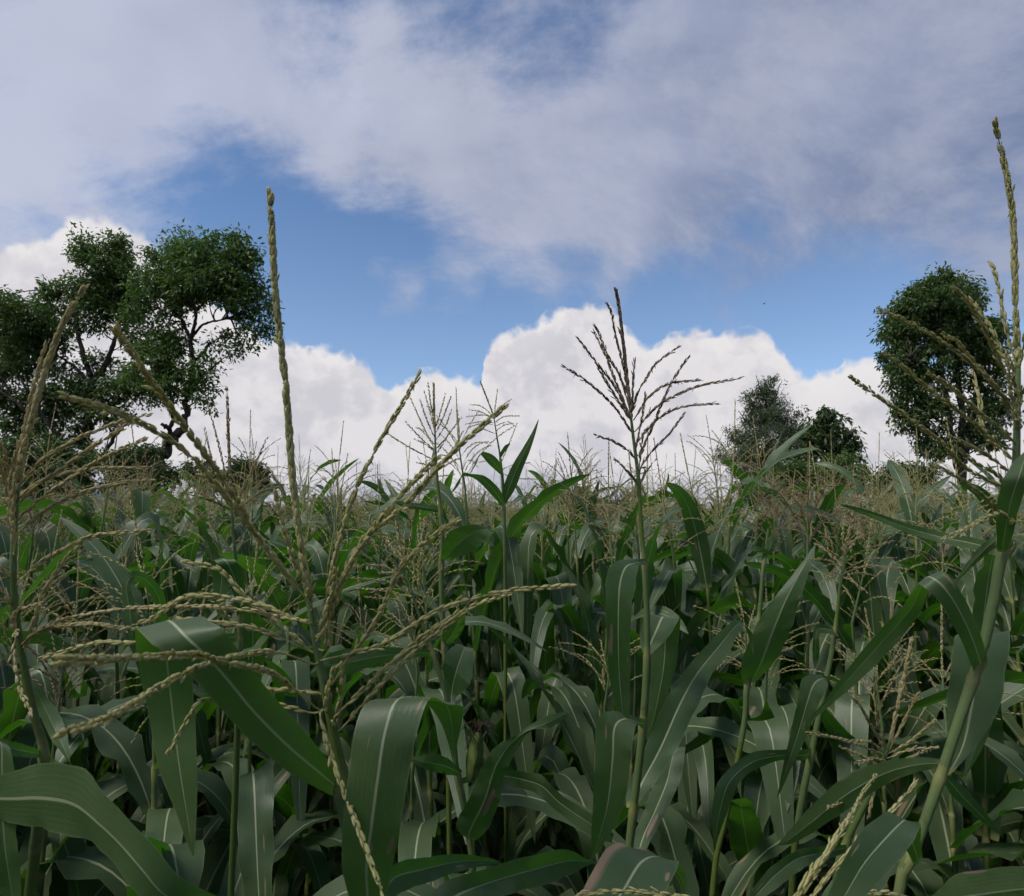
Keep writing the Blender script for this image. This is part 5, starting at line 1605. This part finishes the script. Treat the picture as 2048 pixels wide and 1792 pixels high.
pts = np.concatenate([cand[rest], ground_z(cand[rest][:, 1:2])], 1)
me = bpy.data.meshes.new('corn_mass')
me.vertices.add(len(pts))
me.vertices.foreach_set('co', pts.astype(np.float32).ravel())
rot = np.stack([rng.normal(size=len(pts)) * .035, rng.normal(size=len(pts)) * .035, rng.uniform(0, 6.28, len(pts))], 1)
scl = np.stack([rng.uniform(.92, 1.08, len(pts))] * 2 + [H[rest] / 2.12], 1)
a = me.attributes.new('rot', 'FLOAT_VECTOR', 'POINT')
a.data.foreach_set('vector', rot.astype(np.float32).ravel())
a = me.attributes.new('scl', 'FLOAT_VECTOR', 'POINT')
a.data.foreach_set('vector', scl.astype(np.float32).ravel())
mass = obj('distant_corn', me)
tag(mass, 'mass of further corn plants with straw tassels reaching to the trees', 'corn', None, 'stuff')
ng = bpy.data.node_groups.new('distant_corn', 'GeometryNodeTree')
ng.interface.new_socket('Geometry', in_out='INPUT', socket_type='NodeSocketGeometry')
ng.interface.new_socket('Geometry', in_out='OUTPUT', socket_type='NodeSocketGeometry')
gi, go = ng.nodes.new('NodeGroupInput'), ng.nodes.new('NodeGroupOutput')
iop = ng.nodes.new('GeometryNodeInstanceOnPoints')
ci = ng.nodes.new('GeometryNodeCollectionInfo')
ci.inputs['Collection'].default_value = src
ci.inputs['Separate Children'].default_value = True
ci.inputs['Reset Children'].default_value = True
ra = ng.nodes.new('GeometryNodeInputNamedAttribute'); ra.data_type = 'FLOAT_VECTOR'; ra.inputs['Name'].default_value = 'rot'
sa = ng.nodes.new('GeometryNodeInputNamedAttribute'); sa.data_type = 'FLOAT_VECTOR'; sa.inputs['Name'].default_value = 'scl'
e2r = ng.nodes.new('FunctionNodeEulerToRotation')
rv = ng.nodes.new('FunctionNodeRandomValue'); rv.data_type = 'INT'
rv.inputs[4].default_value = 0; rv.inputs[5].default_value = len(PROTO) - 1
Lk = ng.links.new
Lk(gi.outputs[0], iop.inputs['Points'])
Lk(ci.outputs[0], iop.inputs['Instance'])
iop.inputs['Pick Instance'].default_value = True
Lk(rv.outputs[2], iop.inputs['Instance Index'])
Lk(ra.outputs[0], e2r.inputs[0])
Lk(e2r.outputs[0], iop.inputs['Rotation'])
Lk(sa.outputs[0], iop.inputs['Scale'])
Lk(iop.outputs[0], go.inputs[0])
md = mass.modifiers.new('corn', 'NODES')
md.node_group = ng
print('individuals', len(plants), 'far_d', far_d, 'mass', len(pts))

# ------------------------------------------------------------------ weeds between the stalks
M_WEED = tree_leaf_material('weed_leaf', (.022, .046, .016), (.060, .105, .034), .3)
g = Geo()
n = 900
wx = rng.uniform(-1, 1, n)
wy = rng.uniform(.7, 5.5, n)
c3 = np.stack([wx * (wy * .9 + .4), wy, rng.uniform(.06, .75, n) ** 1.3], 1)
leaf_cloud(g, c3, .10, 7, .085, .06, rng, .3)
weeds = obj('weeds', g.mesh('weeds', M_WEED))
tag(weeds, 'broad-leaved weeds in the shade between the stalks', 'weeds', None, 'stuff')

# ------------------------------------------------------------------ a bird far off in the blue gap
M_BIRD = plain_material('bird_feathers', (.03, .03, .035), .7, .2)
g = Geo()
u = np.linspace(0, 1, 9)
tube(g, np.stack([(u - .45) * .34, 0 * u, .012 * np.sin(u * 3.1)], 1), .032 * np.sin(np.clip(u * .96 + .03, 0, 1) * math.pi) ** .8 + .002, 8)
for sgn in (-1, 1):
    q = np.linspace(0, 1, 8)
    C = np.stack([.02 - .10 * q ** 1.6, sgn * .30 * q, .03 + .10 * np.sin(q * 2.2) * .8], 1)
    S = np.stack([.055 * (1 - q ** 2) + .006, 0 * q, 0 * q], 1)
    ribbon(g, C, S, np.tile((0, 0, 1.0), (8, 1)), .03, 0.0, 2, 5, rng)
ribbon(g, np.stack([np.linspace(-.13, -.25, 5), np.zeros(5), np.zeros(5)], 1), np.stack([np.zeros(5), np.linspace(.014, .035, 5), np.zeros(5)], 1), np.tile((0, 0, 1.0), (5, 1)), .03, 0, 2, 3, rng)
bird = obj('bird', g.mesh('bird', M_BIRD), None, tuple(at(1528, 608, 75)))
bird.rotation_euler = (0, R(-8), R(15))
tag(bird, 'tiny dark bird flying in the blue gap above the white cloud', 'bird')
